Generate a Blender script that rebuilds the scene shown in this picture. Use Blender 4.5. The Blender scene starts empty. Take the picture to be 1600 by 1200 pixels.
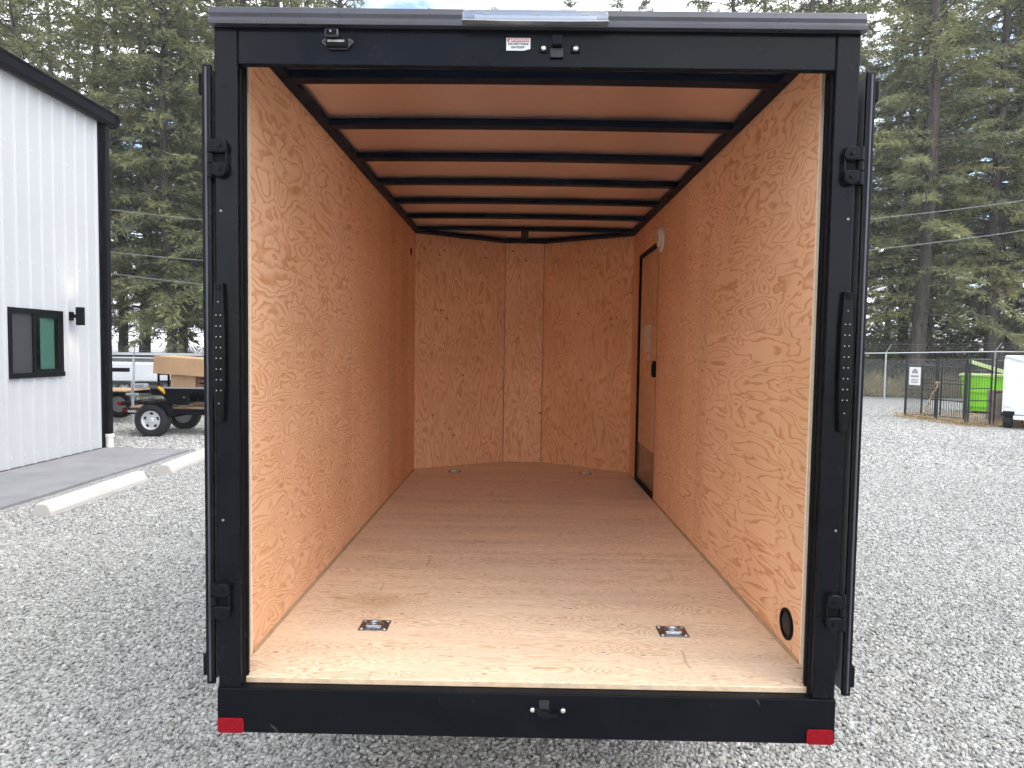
import bpy, math, random
import numpy as np
from mathutils import Vector, Matrix

random.seed(7)
RNG = np.random.default_rng(11)
rad = math.radians
scene = bpy.context.scene
COL = scene.collection

# ------------------------------------------------------------------ camera
GZ = -0.62                                   # ground level; the trailer floor is z = 0
cam_data = bpy.data.cameras.new('camera')
cam = bpy.data.objects.new('camera', cam_data)
COL.objects.link(cam)
cam_data.sensor_width = 36.0
cam_data.lens = 1050.16 / 1600 * 36.0
cam_data.clip_start = 0.05
cam_data.clip_end = 2000
yaw, pit, rol = 0.0090, -0.0506, 0.0150
fw = Vector((-math.sin(yaw) * math.cos(pit), math.cos(yaw) * math.cos(pit), math.sin(pit)))
r0 = fw.cross(Vector((0, 0, 1))).normalized()
u0 = r0.cross(fw)
rt = r0 * math.cos(rol) + u0 * math.sin(rol)
up = -r0 * math.sin(rol) + u0 * math.cos(rol)
cam.matrix_world = Matrix(((rt.x, up.x, -fw.x, -0.0353), (rt.y, up.y, -fw.y, -2.1053),
                           (rt.z, up.z, -fw.z, 0.9846), (0, 0, 0, 1)))
scene.camera = cam

# ------------------------------------------------------------------ sky, sun, exposure
SUN_EL, SUN_AZ = rad(56), rad(112)            # azimuth measured from +Y (north) towards +X (east)
world = bpy.data.worlds.new('World')
scene.world = world
world.use_nodes = True
wn, wl = world.node_tree.nodes, world.node_tree.links
wn.clear()
w_out = wn.new('ShaderNodeOutputWorld')
w_bg = wn.new('ShaderNodeBackground')
w_bg.inputs['Strength'].default_value = 0.11
w_sky = wn.new('ShaderNodeTexSky')
w_sky.sky_type = 'NISHITA'
w_sky.sun_disc = False
w_sky.sun_elevation = SUN_EL
w_sky.sun_rotation = SUN_AZ
w_tc = wn.new('ShaderNodeTexCoord')
w_map = wn.new('ShaderNodeMapping')
w_map.inputs['Scale'].default_value = (1, 1, 2.2)
w_noise = wn.new('ShaderNodeTexNoise')
w_noise.inputs['Scale'].default_value = 2.6
w_noise.inputs['Detail'].default_value = 7
w_noise.inputs['Roughness'].default_value = 0.55
w_ramp = wn.new('ShaderNodeValToRGB')
w_ramp.color_ramp.elements[0].position = 0.41
w_ramp.color_ramp.elements[1].position = 0.53
w_n2 = wn.new('ShaderNodeTexNoise')
w_n2.inputs['Scale'].default_value = 5
w_n2.inputs['Detail'].default_value = 5
w_cl = wn.new('ShaderNodeValToRGB')
w_cl.color_ramp.elements[0].position = 0.3
w_cl.color_ramp.elements[0].color = (7.6, 7.9, 8.4, 1)
w_cl.color_ramp.elements[1].position = 0.7
w_cl.color_ramp.elements[1].color = (10.0, 10.1, 10.3, 1)
w_mix = wn.new('ShaderNodeMix')
w_mix.data_type = 'RGBA'
wl.new(w_tc.outputs['Generated'], w_map.inputs['Vector'])
wl.new(w_map.outputs[0], w_noise.inputs['Vector'])
wl.new(w_map.outputs[0], w_n2.inputs['Vector'])
wl.new(w_noise.outputs['Fac'], w_ramp.inputs[0])
wl.new(w_n2.outputs['Fac'], w_cl.inputs[0])
wl.new(w_ramp.outputs[0], w_mix.inputs['Factor'])
wl.new(w_sky.outputs[0], w_mix.inputs['A'])
wl.new(w_cl.outputs[0], w_mix.inputs['B'])
wl.new(w_mix.outputs['Result'], w_bg.inputs['Color'])
wl.new(w_bg.outputs[0], w_out.inputs['Surface'])

sun_data = bpy.data.lights.new('sun', 'SUN')
sun_data.energy = 0.5
sun_data.angle = rad(38)
sun_data.color = (1.0, 0.96, 0.90)
sun = bpy.data.objects.new('sun', sun_data)
COL.objects.link(sun)
sd = Vector((math.sin(SUN_AZ) * math.cos(SUN_EL), math.cos(SUN_AZ) * math.cos(SUN_EL), math.sin(SUN_EL)))
sun.rotation_euler = (-sd).to_track_quat('-Z', 'Y').to_euler()
sun.location = (20, 5, 30)

scene.view_settings.view_transform = 'Standard'
scene.view_settings.look = 'None'
scene.view_settings.gamma = 1
scene.view_settings.use_curve_mapping = False
scene.view_settings.exposure = 1.78
scene.render.engine = 'CYCLES'
scene.cycles.max_bounces = 12
scene.cycles.diffuse_bounces = 10
scene.cycles.glossy_bounces = 4
scene.cycles.transmission_bounces = 6
scene.cycles.transparent_max_bounces = 8

# ------------------------------------------------------------------ helpers
class MB:
    """collects boxes, prisms and tubes; build() links them as ONE mesh object"""
    def __init__(self):
        self.v, self.f = [], []

    def add(self, vs, fs):
        o = len(self.v)
        self.v += [tuple(p) for p in vs]
        self.f += [tuple(o + i for i in f) for f in fs]
        return self

    def box(self, x0, x1, y0, y1, z0, z1, M=None):
        vs = [Vector((x, y, z)) for x in (x0, x1) for y in (y0, y1) for z in (z0, z1)]
        if M is not None:
            vs = [M @ p for p in vs]
        return self.add(vs, [(0, 1, 3, 2), (4, 6, 7, 5), (0, 4, 5, 1), (2, 3, 7, 6), (0, 2, 6, 4), (1, 5, 7, 3)])

    def prism(self, poly, axis, a0, a1, M=None):
        """poly: 2D points; axis 0/1/2 is the extrusion axis, the others in xyz order"""
        n = len(poly)
        vs = []
        for a in (a0, a1):
            for p, q in poly:
                c = [p, q]
                c.insert(axis, a)
                vs.append(Vector(c))
        if M is not None:
            vs = [M @ p for p in vs]
        fs = [tuple(range(n))[::-1], tuple(range(n, 2 * n))]
        fs += [(i, (i + 1) % n, n + (i + 1) % n, n + i) for i in range(n)]
        return self.add(vs, fs)

    def tube(self, pts, r, n=8, caps=True):
        pts = [Vector(p) for p in pts]
        rs = r if isinstance(r, (list, tuple)) else [r] * len(pts)
        vs, fs = [], []
        ref = None
        for i, p in enumerate(pts):
            a = pts[max(i - 1, 0)]
            b = pts[min(i + 1, len(pts) - 1)]
            t = (b - a).normalized()
            if ref is None:
                ref = t.orthogonal().normalized()
            ref = (ref - t * ref.dot(t))
            ref = ref.normalized() if ref.length > 1e-6 else t.orthogonal().normalized()
            bi = t.cross(ref)
            for k in range(n):
                an = 2 * math.pi * k / n
                vs.append(p + (ref * math.cos(an) + bi * math.sin(an)) * rs[i])
        for i in range(len(pts) - 1):
            for k in range(n):
                fs.append((i * n + k, i * n + (k + 1) % n, (i + 1) * n + (k + 1) % n, (i + 1) * n + k))
        if caps:
            fs.append(tuple(range(n))[::-1])
            fs.append(tuple((len(pts) - 1) * n + k for k in range(n)))
        return self.add(vs, fs)

    def lathe(self, prof, axis, c, n=24, M=None, caps=True):
        """prof: (radius, along) pairs turned round `axis` through c"""
        vs, fs = [], []
        for r, a in prof:
            for k in range(n):
                an = 2 * math.pi * k / n
                q = [r * math.cos(an), r * math.sin(an)]
                q.insert(axis, a)
                vs.append(Vector(q) + Vector(c))
        if M is not None:
            vs = [M @ p for p in vs]
        for i in range(len(prof) - 1):
            for k in range(n):
                fs.append((i * n + k, i * n + (k + 1) % n, (i + 1) * n + (k + 1) % n, (i + 1) * n + k))
        if prof[0] == prof[-1] or not caps:
            return self.add(vs, fs)
        if prof[0][0] > 1e-5:
            fs.append(tuple(range(n))[::-1])
        if prof[-1][0] > 1e-5:
            fs.append(tuple((len(prof) - 1) * n + k for k in range(n)))
        return self.add(vs, fs)

    def build(self, name, mat, parent=None, bevel=0, smooth=False, seg=2):
        me = bpy.data.meshes.new(name)
        me.from_pydata(self.v, [], self.f)
        me.validate()
        import bmesh
        bm = bmesh.new()
        bm.from_mesh(me)
        bmesh.ops.recalc_face_normals(bm, faces=bm.faces)
        bm.to_mesh(me)
        bm.free()
        if mat is not None:
            me.materials.append(mat)
        o = bpy.data.objects.new(name, me)
        COL.objects.link(o)
        if smooth:
            for p in me.polygons:
                p.use_smooth = True
            me.set_sharp_from_angle(angle=rad(40))
        if parent is not None:
            attach(o, parent)
        if bevel:
            m = o.modifiers.new('bevel', 'BEVEL')
            m.width = bevel
            m.segments = seg
            m.limit_method = 'ANGLE'
            m.angle_limit = rad(35)
        return o


def world_of(o):
    m = Matrix.LocRotScale(o.location, o.rotation_euler, o.scale)
    if o.parent:
        return world_of(o.parent) @ o.matrix_parent_inverse @ m
    return m


def attach(o, parent):
    o.parent = parent
    o.matrix_parent_inverse = world_of(parent).inverted()


def tag(o, label, cat, group=None):
    o['label'] = label
    o['category'] = cat
    if group:
        o['group'] = group
    return o


def thing(name, label, cat, loc, group=None):
    o = bpy.data.objects.new(name, None)
    o.empty_display_size = 0.2
    o.location = loc
    COL.objects.link(o)
    return tag(o, label, cat, group)


def struct(o):
    o['kind'] = 'structure'
    return o


def text_part(name, body, size, M, mat, parent, extrude=0.0004, bold=0.0):
    cu = bpy.data.curves.new(name, 'FONT')
    cu.body = body
    cu.size = size
    cu.extrude = extrude
    cu.offset = bold
    cu.align_x = 'CENTER'
    cu.align_y = 'CENTER'
    tmp = bpy.data.objects.new(name + '_curve', cu)
    COL.objects.link(tmp)
    bpy.context.view_layer.update()
    dg = bpy.context.evaluated_depsgraph_get()
    me = bpy.data.meshes.new_from_object(tmp.evaluated_get(dg))
    bpy.data.objects.remove(tmp)
    bpy.data.curves.remove(cu)
    me.transform(M)
    me.materials.clear()
    me.materials.append(mat)
    me.name = name
    o = bpy.data.objects.new(name, me)
    COL.objects.link(o)
    attach(o, parent)
    return o


# ------------------------------------------------------------------ materials
class NT:
    def __init__(self, name):
        self.m = bpy.data.materials.new(name)
        self.m.use_nodes = True
        self.n, self.l = self.m.node_tree.nodes, self.m.node_tree.links
        self.n.clear()
        self.out = self.n.new('ShaderNodeOutputMaterial')

    def new(self, t, **kw):
        nd = self.n.new('ShaderNode' + t)
        for k, v in kw.items():
            setattr(nd, k, v)
        return nd

    def math(self, op, a, b=None, c=None):
        nd = self.new('Math', operation=op)
        for i, x in enumerate((a, b, c)):
            if x is None:
                continue
            if hasattr(x, 'links'):
                self.l.new(x, nd.inputs[i])
            else:
                nd.inputs[i].default_value = x
        return nd.outputs[0]

    def noise(self, vec, scale, detail=2, rough=0.5, dist=0):
        nd = self.new('TexNoise')
        if vec is not None:
            self.l.new(vec, nd.inputs['Vector'])
        nd.inputs['Scale'].default_value = scale
        nd.inputs['Detail'].default_value = detail
        nd.inputs['Roughness'].default_value = rough
        nd.inputs['Distortion'].default_value = dist
        return nd.outputs['Fac']

    def mapping(self, vec, loc=(0, 0, 0), scale=(1, 1, 1), rot=(0, 0, 0)):
        nd = self.new('Mapping')
        self.l.new(vec, nd.inputs['Vector'])
        nd.inputs['Location'].default_value = loc
        nd.inputs['Scale'].default_value = scale
        nd.inputs['Rotation'].default_value = rot
        return nd.outputs[0]

    def ramp(self, fac, stops, interp='LINEAR'):
        nd = self.new('ValToRGB')
        cr = nd.color_ramp
        cr.interpolation = interp
        while len(cr.elements) < len(stops):
            cr.elements.new(0.5)
        for e, (p, c) in zip(cr.elements, stops):
            e.position = p
            e.color = tuple(c) + (1,) if not isinstance(c, (int, float)) else (c, c, c, 1)
        self.l.new(fac, nd.inputs[0])
        return nd.outputs[0]

    def mix(self, fac, a, b, blend='MIX'):
        nd = self.new('Mix', data_type='RGBA', blend_type=blend)
        for key, x in (('Factor', fac), ('A', a), ('B', b)):
            if hasattr(x, 'links'):
                self.l.new(x, nd.inputs[key])
            elif isinstance(x, (int, float)):
                nd.inputs[key].default_value = x if key == 'Factor' else (x, x, x, 1)
            else:
                nd.inputs[key].default_value = tuple(x) + (1,)
        return nd.outputs['Result']

    def bump(self, h, strength=0.3, dist=0.01):
        nd = self.new('Bump')
        nd.inputs['Strength'].default_value = strength
        nd.inputs['Distance'].default_value = dist
        self.l.new(h, nd.inputs['Height'])
        return nd.outputs[0]

    def bsdf(self, color, rough=0.5, metal=0.0, normal=None, spec=None, coat=0, **kw):
        b = self.new('BsdfPrincipled')
        for key, x in (('Base Color', color), ('Roughness', rough), ('Metallic', metal)):
            if hasattr(x, 'links'):
                self.l.new(x, b.inputs[key])
            else:
                b.inputs[key].default_value = tuple(x) + (1,) if isinstance(x, (tuple, list)) else x
        if spec is not None:
            b.inputs['Specular IOR Level'].default_value = spec
        if coat:
            b.inputs['Coat Weight'].default_value = coat
            b.inputs['Coat Roughness'].default_value = 0.1
        if normal is not None:
            self.l.new(normal, b.inputs['Normal'])
        for k, v in kw.items():
            b.inputs[k].default_value = v
        self.l.new(b.outputs[0], self.out.inputs['Surface'])
        return b


def obj_coord(t):
    return t.new('TexCoord').outputs['Object']


def simple(name, color, rough=0.5, metal=0.0, var=0.12, scale=6.0, bump=0.0, bscale=80, spec=None, coat=0, rvar=0.08):
    """a plain surface with mottled colour, uneven gloss and fine relief"""
    t = NT(name)
    co = obj_coord(t)
    n = t.noise(co, scale, 5, 0.6)
    c = t.ramp(n, [(0.25, tuple(x * (1 - var) for x in color)), (0.75, tuple(min(1, x * (1 + var)) for x in color))])
    n2 = t.noise(co, scale * 2.7, 4, 0.6)
    r = t.ramp(n2, [(0.3, max(0.02, rough - rvar)), (0.7, min(1, rough + rvar))])
    nm = None
    if bump:
        nm = t.bump(t.noise(co, bscale, 3, 0.6), bump, 0.002)
    t.bsdf(c, r, metal, nm, spec, coat)
    return t.m


def plywood(name, seed, grain=1, cross=2, K=18, fs=3.2, stretch=2.4, base=(0.91, 0.560, 0.340), dark=(0.64, 0.280, 0.115),
            strip=0.31, strip0=0.0, line=0.5, tone=0.06, knots=0.0, pp=0.9, fine=0.25, blotch=0.1):
    """rotary cut fir veneer: contour lines of a stretched noise field, mirrored at veneer strips"""
    t = NT(name)
    co = obj_coord(t)
    sep = t.new('SeparateXYZ')
    t.l.new(co, sep.inputs[0])
    g, c = sep.outputs[grain], sep.outputs[cross]
    gs = t.math('ADD', g, 10.0 - strip0)
    sid = t.math('FLOOR', t.math('DIVIDE', gs, strip))
    wn_ = t.new('TexWhiteNoise', noise_dimensions='1D')
    t.l.new(t.math('ADD', sid, seed * 3.7), wn_.inputs['W'])
    srand = wn_.outputs['Value']
    ping = t.math('PINGPONG', gs, strip)
    gg = t.math('ADD', t.math('MULTIPLY', ping, pp), t.math('MULTIPLY', g, 1 - pp))
    cmb = t.new('CombineXYZ')
    t.l.new(gg, cmb.inputs[0])
    t.l.new(t.math('MULTIPLY', c, stretch), cmb.inputs[1])
    t.l.new(t.math('ADD', t.math('MULTIPLY', srand, 0.10), seed * 5.31), cmb.inputs[2])
    v = cmb.outputs[0]
    big = t.noise(v, fs, 2.2, 0.42, 0.35)
    jit = t.noise(v, fs * 9, 3, 0.6)
    tt = t.math('ADD', t.math('MULTIPLY', big, K), t.math('MULTIPLY', jit, fine * 2))
    fr = t.math('FRACT', tt)
    # late wood: slow darkening, sharp end; line strength varies over the sheet
    prof = t.ramp(fr, [(0.0, 0.0), (1 - line, 0.05), (0.86, 0.9), (0.95, 1.0), (1.0, 0.0)])
    lw = t.noise(v, fs * 1.7, 2, 0.5)
    amp = t.ramp(lw, [(0.3, 0.6), (0.6, 1.0)])
    fac = t.math('MULTIPLY', prof, amp)
    # blotches: wide dark flecks where the cut touches the ring
    bl = t.ramp(t.noise(v, fs * 3.1, 2, 0.5), [(0.66, 0.0), (0.74, 1.0)])
    fac = t.math('MAXIMUM', fac, t.math('MULTIPLY', bl, blotch * 4))
    stretched = t.new('CombineXYZ')
    t.l.new(t.math('MULTIPLY', g, 6), stretched.inputs[0])
    t.l.new(t.math('MULTIPLY', c, 160), stretched.inputs[1])
    stretched.inputs[2].default_value = seed
    fib = t.noise(stretched.outputs[0], 1.0, 4, 0.65)
    col = t.mix(fac, base, dark)
    col = t.mix(t.math('MULTIPLY', fib, 0.34), col, tuple(x * 0.72 for x in base))
    tv = t.math('ADD', t.math('MULTIPLY', t.math('SUBTRACT', srand, 0.5), tone * 2),
                t.math('MULTIPLY', t.math('SUBTRACT', t.noise(co, 1.7, 3), 0.5), 0.35))
    hsv = t.new('HueSaturation')
    t.l.new(col, hsv.inputs['Color'])
    t.l.new(t.math('ADD', tv, 1.0), hsv.inputs['Value'])
    t.l.new(t.math('SUBTRACT', 1.0, t.math('MULTIPLY', tv, 0.6)), hsv.inputs['Saturation'])
    col = hsv.outputs[0]
    if knots:
        vo = t.new('TexVoronoi', feature='F1')
        t.l.new(co, vo.inputs['Vector'])
        vo.inputs['Scale'].default_value = 8.5
        kn = t.ramp(vo.outputs['Distance'], [(0.0, 1.0), (0.06, 0.9), (0.11, 0.0)])
        gate = t.ramp(t.noise(co, 2.3, 2), [(0.42, 0.0), (0.5, 1.0)])
        col = t.mix(t.math('MULTIPLY', t.math('MULTIPLY', kn, gate), knots), col, (0.26, 0.10, 0.05))
    h = t.math('ADD', t.math('MULTIPLY', fac, -0.6), fib)
    t.bsdf(col, t.ramp(fib, [(0.2, 0.5), (0.8, 0.68)]), 0, t.bump(h, 0.12, 0.002), 0.3)
    return t.m


def floor_material():
    t = NT('floor_plywood')
    co = obj_coord(t)
    v = t.mapping(co, (3.1, 0.7, 0), (0.75, 5.2, 1))
    big = t.noise(v, 2.3, 3.5, 0.5, 0.5)
    jit = t.noise(t.mapping(co, (0, 0, 0), (8, 70, 1)), 1.0, 4, 0.65)
    fr = t.math('FRACT', t.math('ADD', t.math('MULTIPLY', big, 34), t.math('MULTIPLY', jit, 0.9)))
    prof = t.ramp(fr, [(0.0, 0.0), (0.45, 0.08), (0.85, 0.9), (0.94, 1.0), (1.0, 0.0)])
    amp = t.ramp(t.noise(v, 2.1, 3), [(0.35, 0.4), (0.62, 1.0)])
    fac = t.math('MULTIPLY', prof, amp)
    base, dark = (0.925, 0.735, 0.53), (0.56, 0.32, 0.165)
    col = t.mix(fac, base, dark)
    fib = t.noise(t.mapping(co, (0, 0, 0), (9, 220, 1)), 1.0, 4, 0.7)
    col = t.mix(t.ramp(fib, [(0.47, 0.0), (0.74, 0.6)]), col, (0.68, 0.45, 0.30))
    # cross bands of lighter and darker veneer
    band = t.noise(t.mapping(co, (0, 0, 4), (0.25, 2.4, 1)), 2.0, 2)
    hsv = t.new('HueSaturation')
    t.l.new(col, hsv.inputs['Color'])
    t.l.new(t.ramp(band, [(0.25, 0.88), (0.75, 1.08)]), hsv.inputs['Value'])
    col = hsv.outputs[0]
    # amber water stain near the left wall
    d = t.new('VectorMath', operation='LENGTH')
    st = t.mapping(co, (0.58 * 4.2 - 0.35, -0.47 * 7 - 0.35, 0), (4.2, 7, 0))
    wob = t.new('VectorMath', operation='ADD')
    nz = t.new('TexNoise')
    t.l.new(co, nz.inputs['Vector'])
    nz.inputs['Scale'].default_value = 9
    sc = t.new('VectorMath', operation='SCALE')
    t.l.new(nz.outputs['Color'], sc.inputs[0])
    sc.inputs['Scale'].default_value = 0.7
    t.l.new(st, wob.inputs[0])
    t.l.new(sc.outputs[0], wob.inputs[1])
    t.l.new(wob.outputs[0], d.inputs[0])
    stain = t.ramp(d.outputs['Value'], [(0.30, 0.42), (0.75, 0.0)])
    col = t.mix(stain, col, (0.50, 0.27, 0.11))
    # scuffs, specks and small knots
    vo = t.new('TexVoronoi', feature='F1')
    t.l.new(t.mapping(co, (0, 0, 0), (7.5, 22, 1)), vo.inputs['Vector'])
    vo.inputs['Scale'].default_value = 1.0
    vo.inputs['Randomness'].default_value = 1.0
    kn = t.ramp(vo.outputs['Distance'], [(0.0, 1.0), (0.05, 0.85), (0.10, 0.0)])
    gate = t.ramp(t.noise(co, 3.3, 2), [(0.40, 0.0), (0.48, 0.95)])
    col = t.mix(t.math('MULTIPLY', kn, gate), col, (0.13, 0.075, 0.045))
    sc1 = t.noise(t.mapping(co, (0, 0, 0), (26, 3.2, 1), (0, 0, 0.5)), 1.0, 2, 0.5)
    scr = t.ramp(sc1, [(0.70, 0.0), (0.74, 0.42)])
    col = t.mix(scr, col, (0.36, 0.22, 0.14))
    t.bsdf(col, t.ramp(fib, [(0.2, 0.45), (0.8, 0.62)]), 0, t.bump(t.math('ADD', fac, fib), 0.1, 0.0015), 0.35)
    return t.m


def black_paint(name, base=(0.0038, 0.0045, 0.0066), rough=0.3, scuff=0.0, spec=0.10):
    t = NT(name)
    co = obj_coord(t)
    n = t.noise(co, 7, 5, 0.65)
    c = t.ramp(n, [(0.3, tuple(x * 0.8 for x in base)), (0.75, tuple(x * 1.35 for x in base))])
    rr = t.ramp(t.noise(co, 13, 5, 0.6), [(0.3, rough - 0.06), (0.7, rough + 0.1)])
    if scuff:
        s1 = t.noise(t.mapping(co, (0, 0, 0), (26, 26, 12), (0, 0.5, 0)), 1.0, 6, 0.72, 1.5)
        s2 = t.ramp(t.noise(t.mapping(co, (0, 0, 2), (3, 3, 5)), 1.0, 2), [(0.5, 0.0), (0.62, 1.0)])
        m = t.math('MULTIPLY', t.ramp(s1, [(0.63, 0.0), (0.75, scuff)]), s2)
        c = t.mix(m, c, (0.22, 0.22, 0.22))
        rr = t.mix(m, rr, 0.7)
    dust = t.ramp(t.noise(co, 2.3, 5, 0.7), [(0.5, 0.0), (0.85, 0.02)])
    c = t.mix(dust, c, (0.25, 0.24, 0.22))
    t.bsdf(c, rr, 0, t.bump(t.noise(co, 220, 2), 0.06, 0.0006), spec)
    return t.m


M = {}
M['black'] = black_paint('black_enamel', rough=0.2, spec=0.15)
M['black_scuffed'] = black_paint('black_enamel_scuffed', rough=0.36, scuff=0.75)
M['black_matte'] = black_paint('black_rubber', (0.005, 0.005, 0.0055), 0.55)
M['black_steel'] = black_paint('black_steel', (0.006, 0.0068, 0.009), 0.36)
M['bow'] = black_paint('bow_steel', (0.0045, 0.0085, 0.019), 0.4, 0.0, 0.06)
M['skin'] = simple('charcoal_skin', (0.17, 0.172, 0.17), 0.16, 0, 0.1, 3, rvar=0.05, coat=0.4)
M['trim'] = simple('anodised_trim', (0.075, 0.075, 0.085), 0.33, 0.35, 0.15, 4, 0.05)
M['alu'] = simple('ceiling_aluminium', (0.90, 0.90, 0.95), 0.34, 1.0, 0.04, 1.6, 0.05, 5, rvar=0.05)
M['zinc'] = simple('zinc_plate', (0.60, 0.63, 0.66), 0.3, 1.0, 0.2, 40, 0.1, 200)
M['zinc_dark'] = simple('dull_zinc', (0.26, 0.25, 0.24), 0.42, 0.9, 0.3, 60, 0.15, 200)
M['bolt'] = simple('bright_bolt', (0.72, 0.71, 0.66), 0.28, 0.9, 0.1, 100)
M['red'] = simple('red_reflector', (0.22, 0.004, 0.010), 0.3, 0, 0.2, 60, 0.25, 420, spec=0.12)
M['white_paint'] = simple('white_paint', (0.72, 0.73, 0.74), 0.32, 0, 0.05, 2)
M['white_plastic'] = simple('white_plastic', (0.70, 0.68, 0.63), 0.4, 0, 0.04, 9)
M['sticker_red'] = simple('sticker_red', (0.52, 0.02, 0.035), 0.4, 0, 0.05, 20)
M['sticker_white'] = simple('sticker_white', (0.78, 0.78, 0.76), 0.42, 0, 0.05, 20)
M['ink'] = simple('black_ink', (0.015, 0.015, 0.017), 0.5)
M['grey_ink'] = simple('grey_ink', (0.28, 0.28, 0.29), 0.5)
M['kick'] = simple('kick_plate', (0.135, 0.085, 0.048), 0.22, 0.0, 0.25, 5, 0.03, 20, coat=0.3)
M['rubber'] = simple('tyre_rubber', (0.016, 0.016, 0.017), 0.75, 0, 0.25, 30, 0.4, 120)
M['galv'] = simple('galvanised', (0.52, 0.54, 0.55), 0.4, 0.75, 0.15, 25, 0.1)
M['rim'] = simple('silver_rim', (0.66, 0.67, 0.68), 0.4, 0.15, 0.1, 20)
M['cardboard'] = simple('cardboard', (0.46, 0.285, 0.16), 0.85, 0, 0.12, 5, 0.1, 60)
M['brown_wood'] = simple('brown_timber', (0.19, 0.095, 0.055), 0.7, 0, 0.25, 14, 0.3, 60)
M['pale_wood'] = simple('pale_timber', (0.42, 0.28, 0.16), 0.75, 0, 0.2, 10, 0.2, 60)
M['lime'] = simple('lime_paint', (0.22, 0.60, 0.012), 0.4, 0, 0.12, 4, 0.05)
M['lime_pale'] = simple('pale_lime_paint', (0.50, 0.60, 0.25), 0.5, 0, 0.12, 4)
M['yellow'] = simple('yellow_strap', (0.62, 0.33, 0.015), 0.6, 0, 0.1, 20)
M['rope'] = simple('tan_rope', (0.38, 0.29, 0.17), 0.9, 0, 0.2, 40, 0.3)
M['grey_wall'] = simple('grey_cladding', (0.13, 0.135, 0.14), 0.6, 0, 0.12, 2)
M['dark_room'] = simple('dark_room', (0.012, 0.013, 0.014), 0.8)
M['teal'] = simple('plain_teal', (0.17, 0.255, 0.225), 0.7, 0, 0.08, 3)
M['screen'] = simple('insect_screen', (0.035, 0.036, 0.04), 0.6, 0, 0.1, 90)
M['wire'] = simple('fence_wire', (0.30, 0.31, 0.31), 0.5, 0.6, 0.1, 10)
M['black_wire'] = simple('black_fence', (0.013, 0.013, 0.014), 0.45)
M['cable'] = simple('cable_sheath', (0.17, 0.175, 0.175), 0.5)
M['pole'] = simple('pole_wood', (0.13, 0.10, 0.075), 0.85, 0, 0.25, 5, 0.4, 40)


def glass_clear(name, tint=(0.95, 0.97, 1.0), thru=0.62):
    t = NT(name)
    g = t.new('BsdfGlossy')
    g.inputs['Roughness'].default_value = 0.08
    tr = t.new('BsdfTransparent')
    tr.inputs['Color'].default_value = tuple(tint) + (1,)
    df = t.new('BsdfDiffuse')
    df.inputs['Color'].default_value = (0.42, 0.45, 0.50, 1)
    ms = t.new('MixShader')
    ms.inputs[0].default_value = 0.5
    t.l.new(df.outputs[0], ms.inputs[1])
    t.l.new(g.outputs[0], ms.inputs[2])
    ms2 = t.new('MixShader')
    ms2.inputs[0].default_value = thru
    t.l.new(ms.outputs[0], ms2.inputs[1])
    t.l.new(tr.outputs[0], ms2.inputs[2])
    t.l.new(ms2.outputs[0], t.out.inputs['Surface'])
    return t.m


M['lens'] = glass_clear('clear_lens')


def window_glass():
    t = NT('window_glass')
    g = t.new('BsdfGlossy')
    g.inputs['Roughness'].default_value = 0.02
    tr = t.new('BsdfTransparent')
    tr.inputs['Color'].default_value = (0.75, 0.86, 0.82, 1)
    fr = t.new('Fresnel')
    fr.inputs[0].default_value = 1.5
    geo = t.new('NewGeometry')
    ms = t.new('MixShader')
    t.l.new(t.math('MULTIPLY', fr.outputs[0], t.math('SUBTRACT', 1.0, geo.outputs['Backfacing'])), ms.inputs[0])
    t.l.new(tr.outputs[0], ms.inputs[1])
    t.l.new(g.outputs[0], ms.inputs[2])
    t.l.new(ms.outputs[0], t.out.inputs['Surface'])
    return t.m


M['glass'] = window_glass()


def lamp_glow():
    t = NT('lamp_glow')
    e = t.new('Emission')
    e.inputs['Color'].default_value = (1.0, 0.72, 0.42, 1)
    e.inputs['Strength'].default_value = 30
    t.l.new(e.outputs[0], t.out.inputs['Surface'])
    return t.m


M['glow'] = lamp_glow()


def led_chip():
    return simple('led_chip', (0.34, 0.34, 0.33), 0.2, 0)


M['led'] = led_chip()
M['smoke_lens'] = simple('smoked_lens', (0.006, 0.006, 0.007), 0.16, 0, 0.2, 30, spec=0.12)


def gravel_ground():
    t = NT('gravel_bed')
    co = obj_coord(t)
    vo = t.new('TexVoronoi', feature='F1')
    t.l.new(co, vo.inputs['Vector'])
    vo.inputs['Scale'].default_value = 46
    sepc = t.new('SeparateColor')
    t.l.new(vo.outputs['Color'], sepc.inputs[0])
    c = t.ramp(sepc.outputs[0], [(0.0, (0.26, 0.257, 0.246)), (0.45, (0.37, 0.366, 0.350)), (0.8, (0.48, 0.474, 0.452)), (1.0, (0.56, 0.552, 0.525))])
    edge = t.ramp(vo.outputs['Distance'], [(0.25, 1.0), (0.75, 0.6)])
    c = t.mix(1.0, c, edge, 'MULTIPLY')
    big = t.noise(co, 0.55, 5, 0.6)
    c = t.mix(t.ramp(big, [(0.52, 0.0), (0.72, 0.42)]), c, (0.36, 0.315, 0.255))
    n2 = t.noise(co, 0.35, 3)
    c = t.mix(t.ramp(n2, [(0.3, 0.2), (0.7, 0.0)]), c, (0.22, 0.22, 0.22))
    h = t.math('SUBTRACT', 1.0, vo.outputs['Distance'])
    t.bsdf(c, 0.85, 0, t.bump(h, 0.8, 0.02), 0.25)
    return t.m


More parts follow.
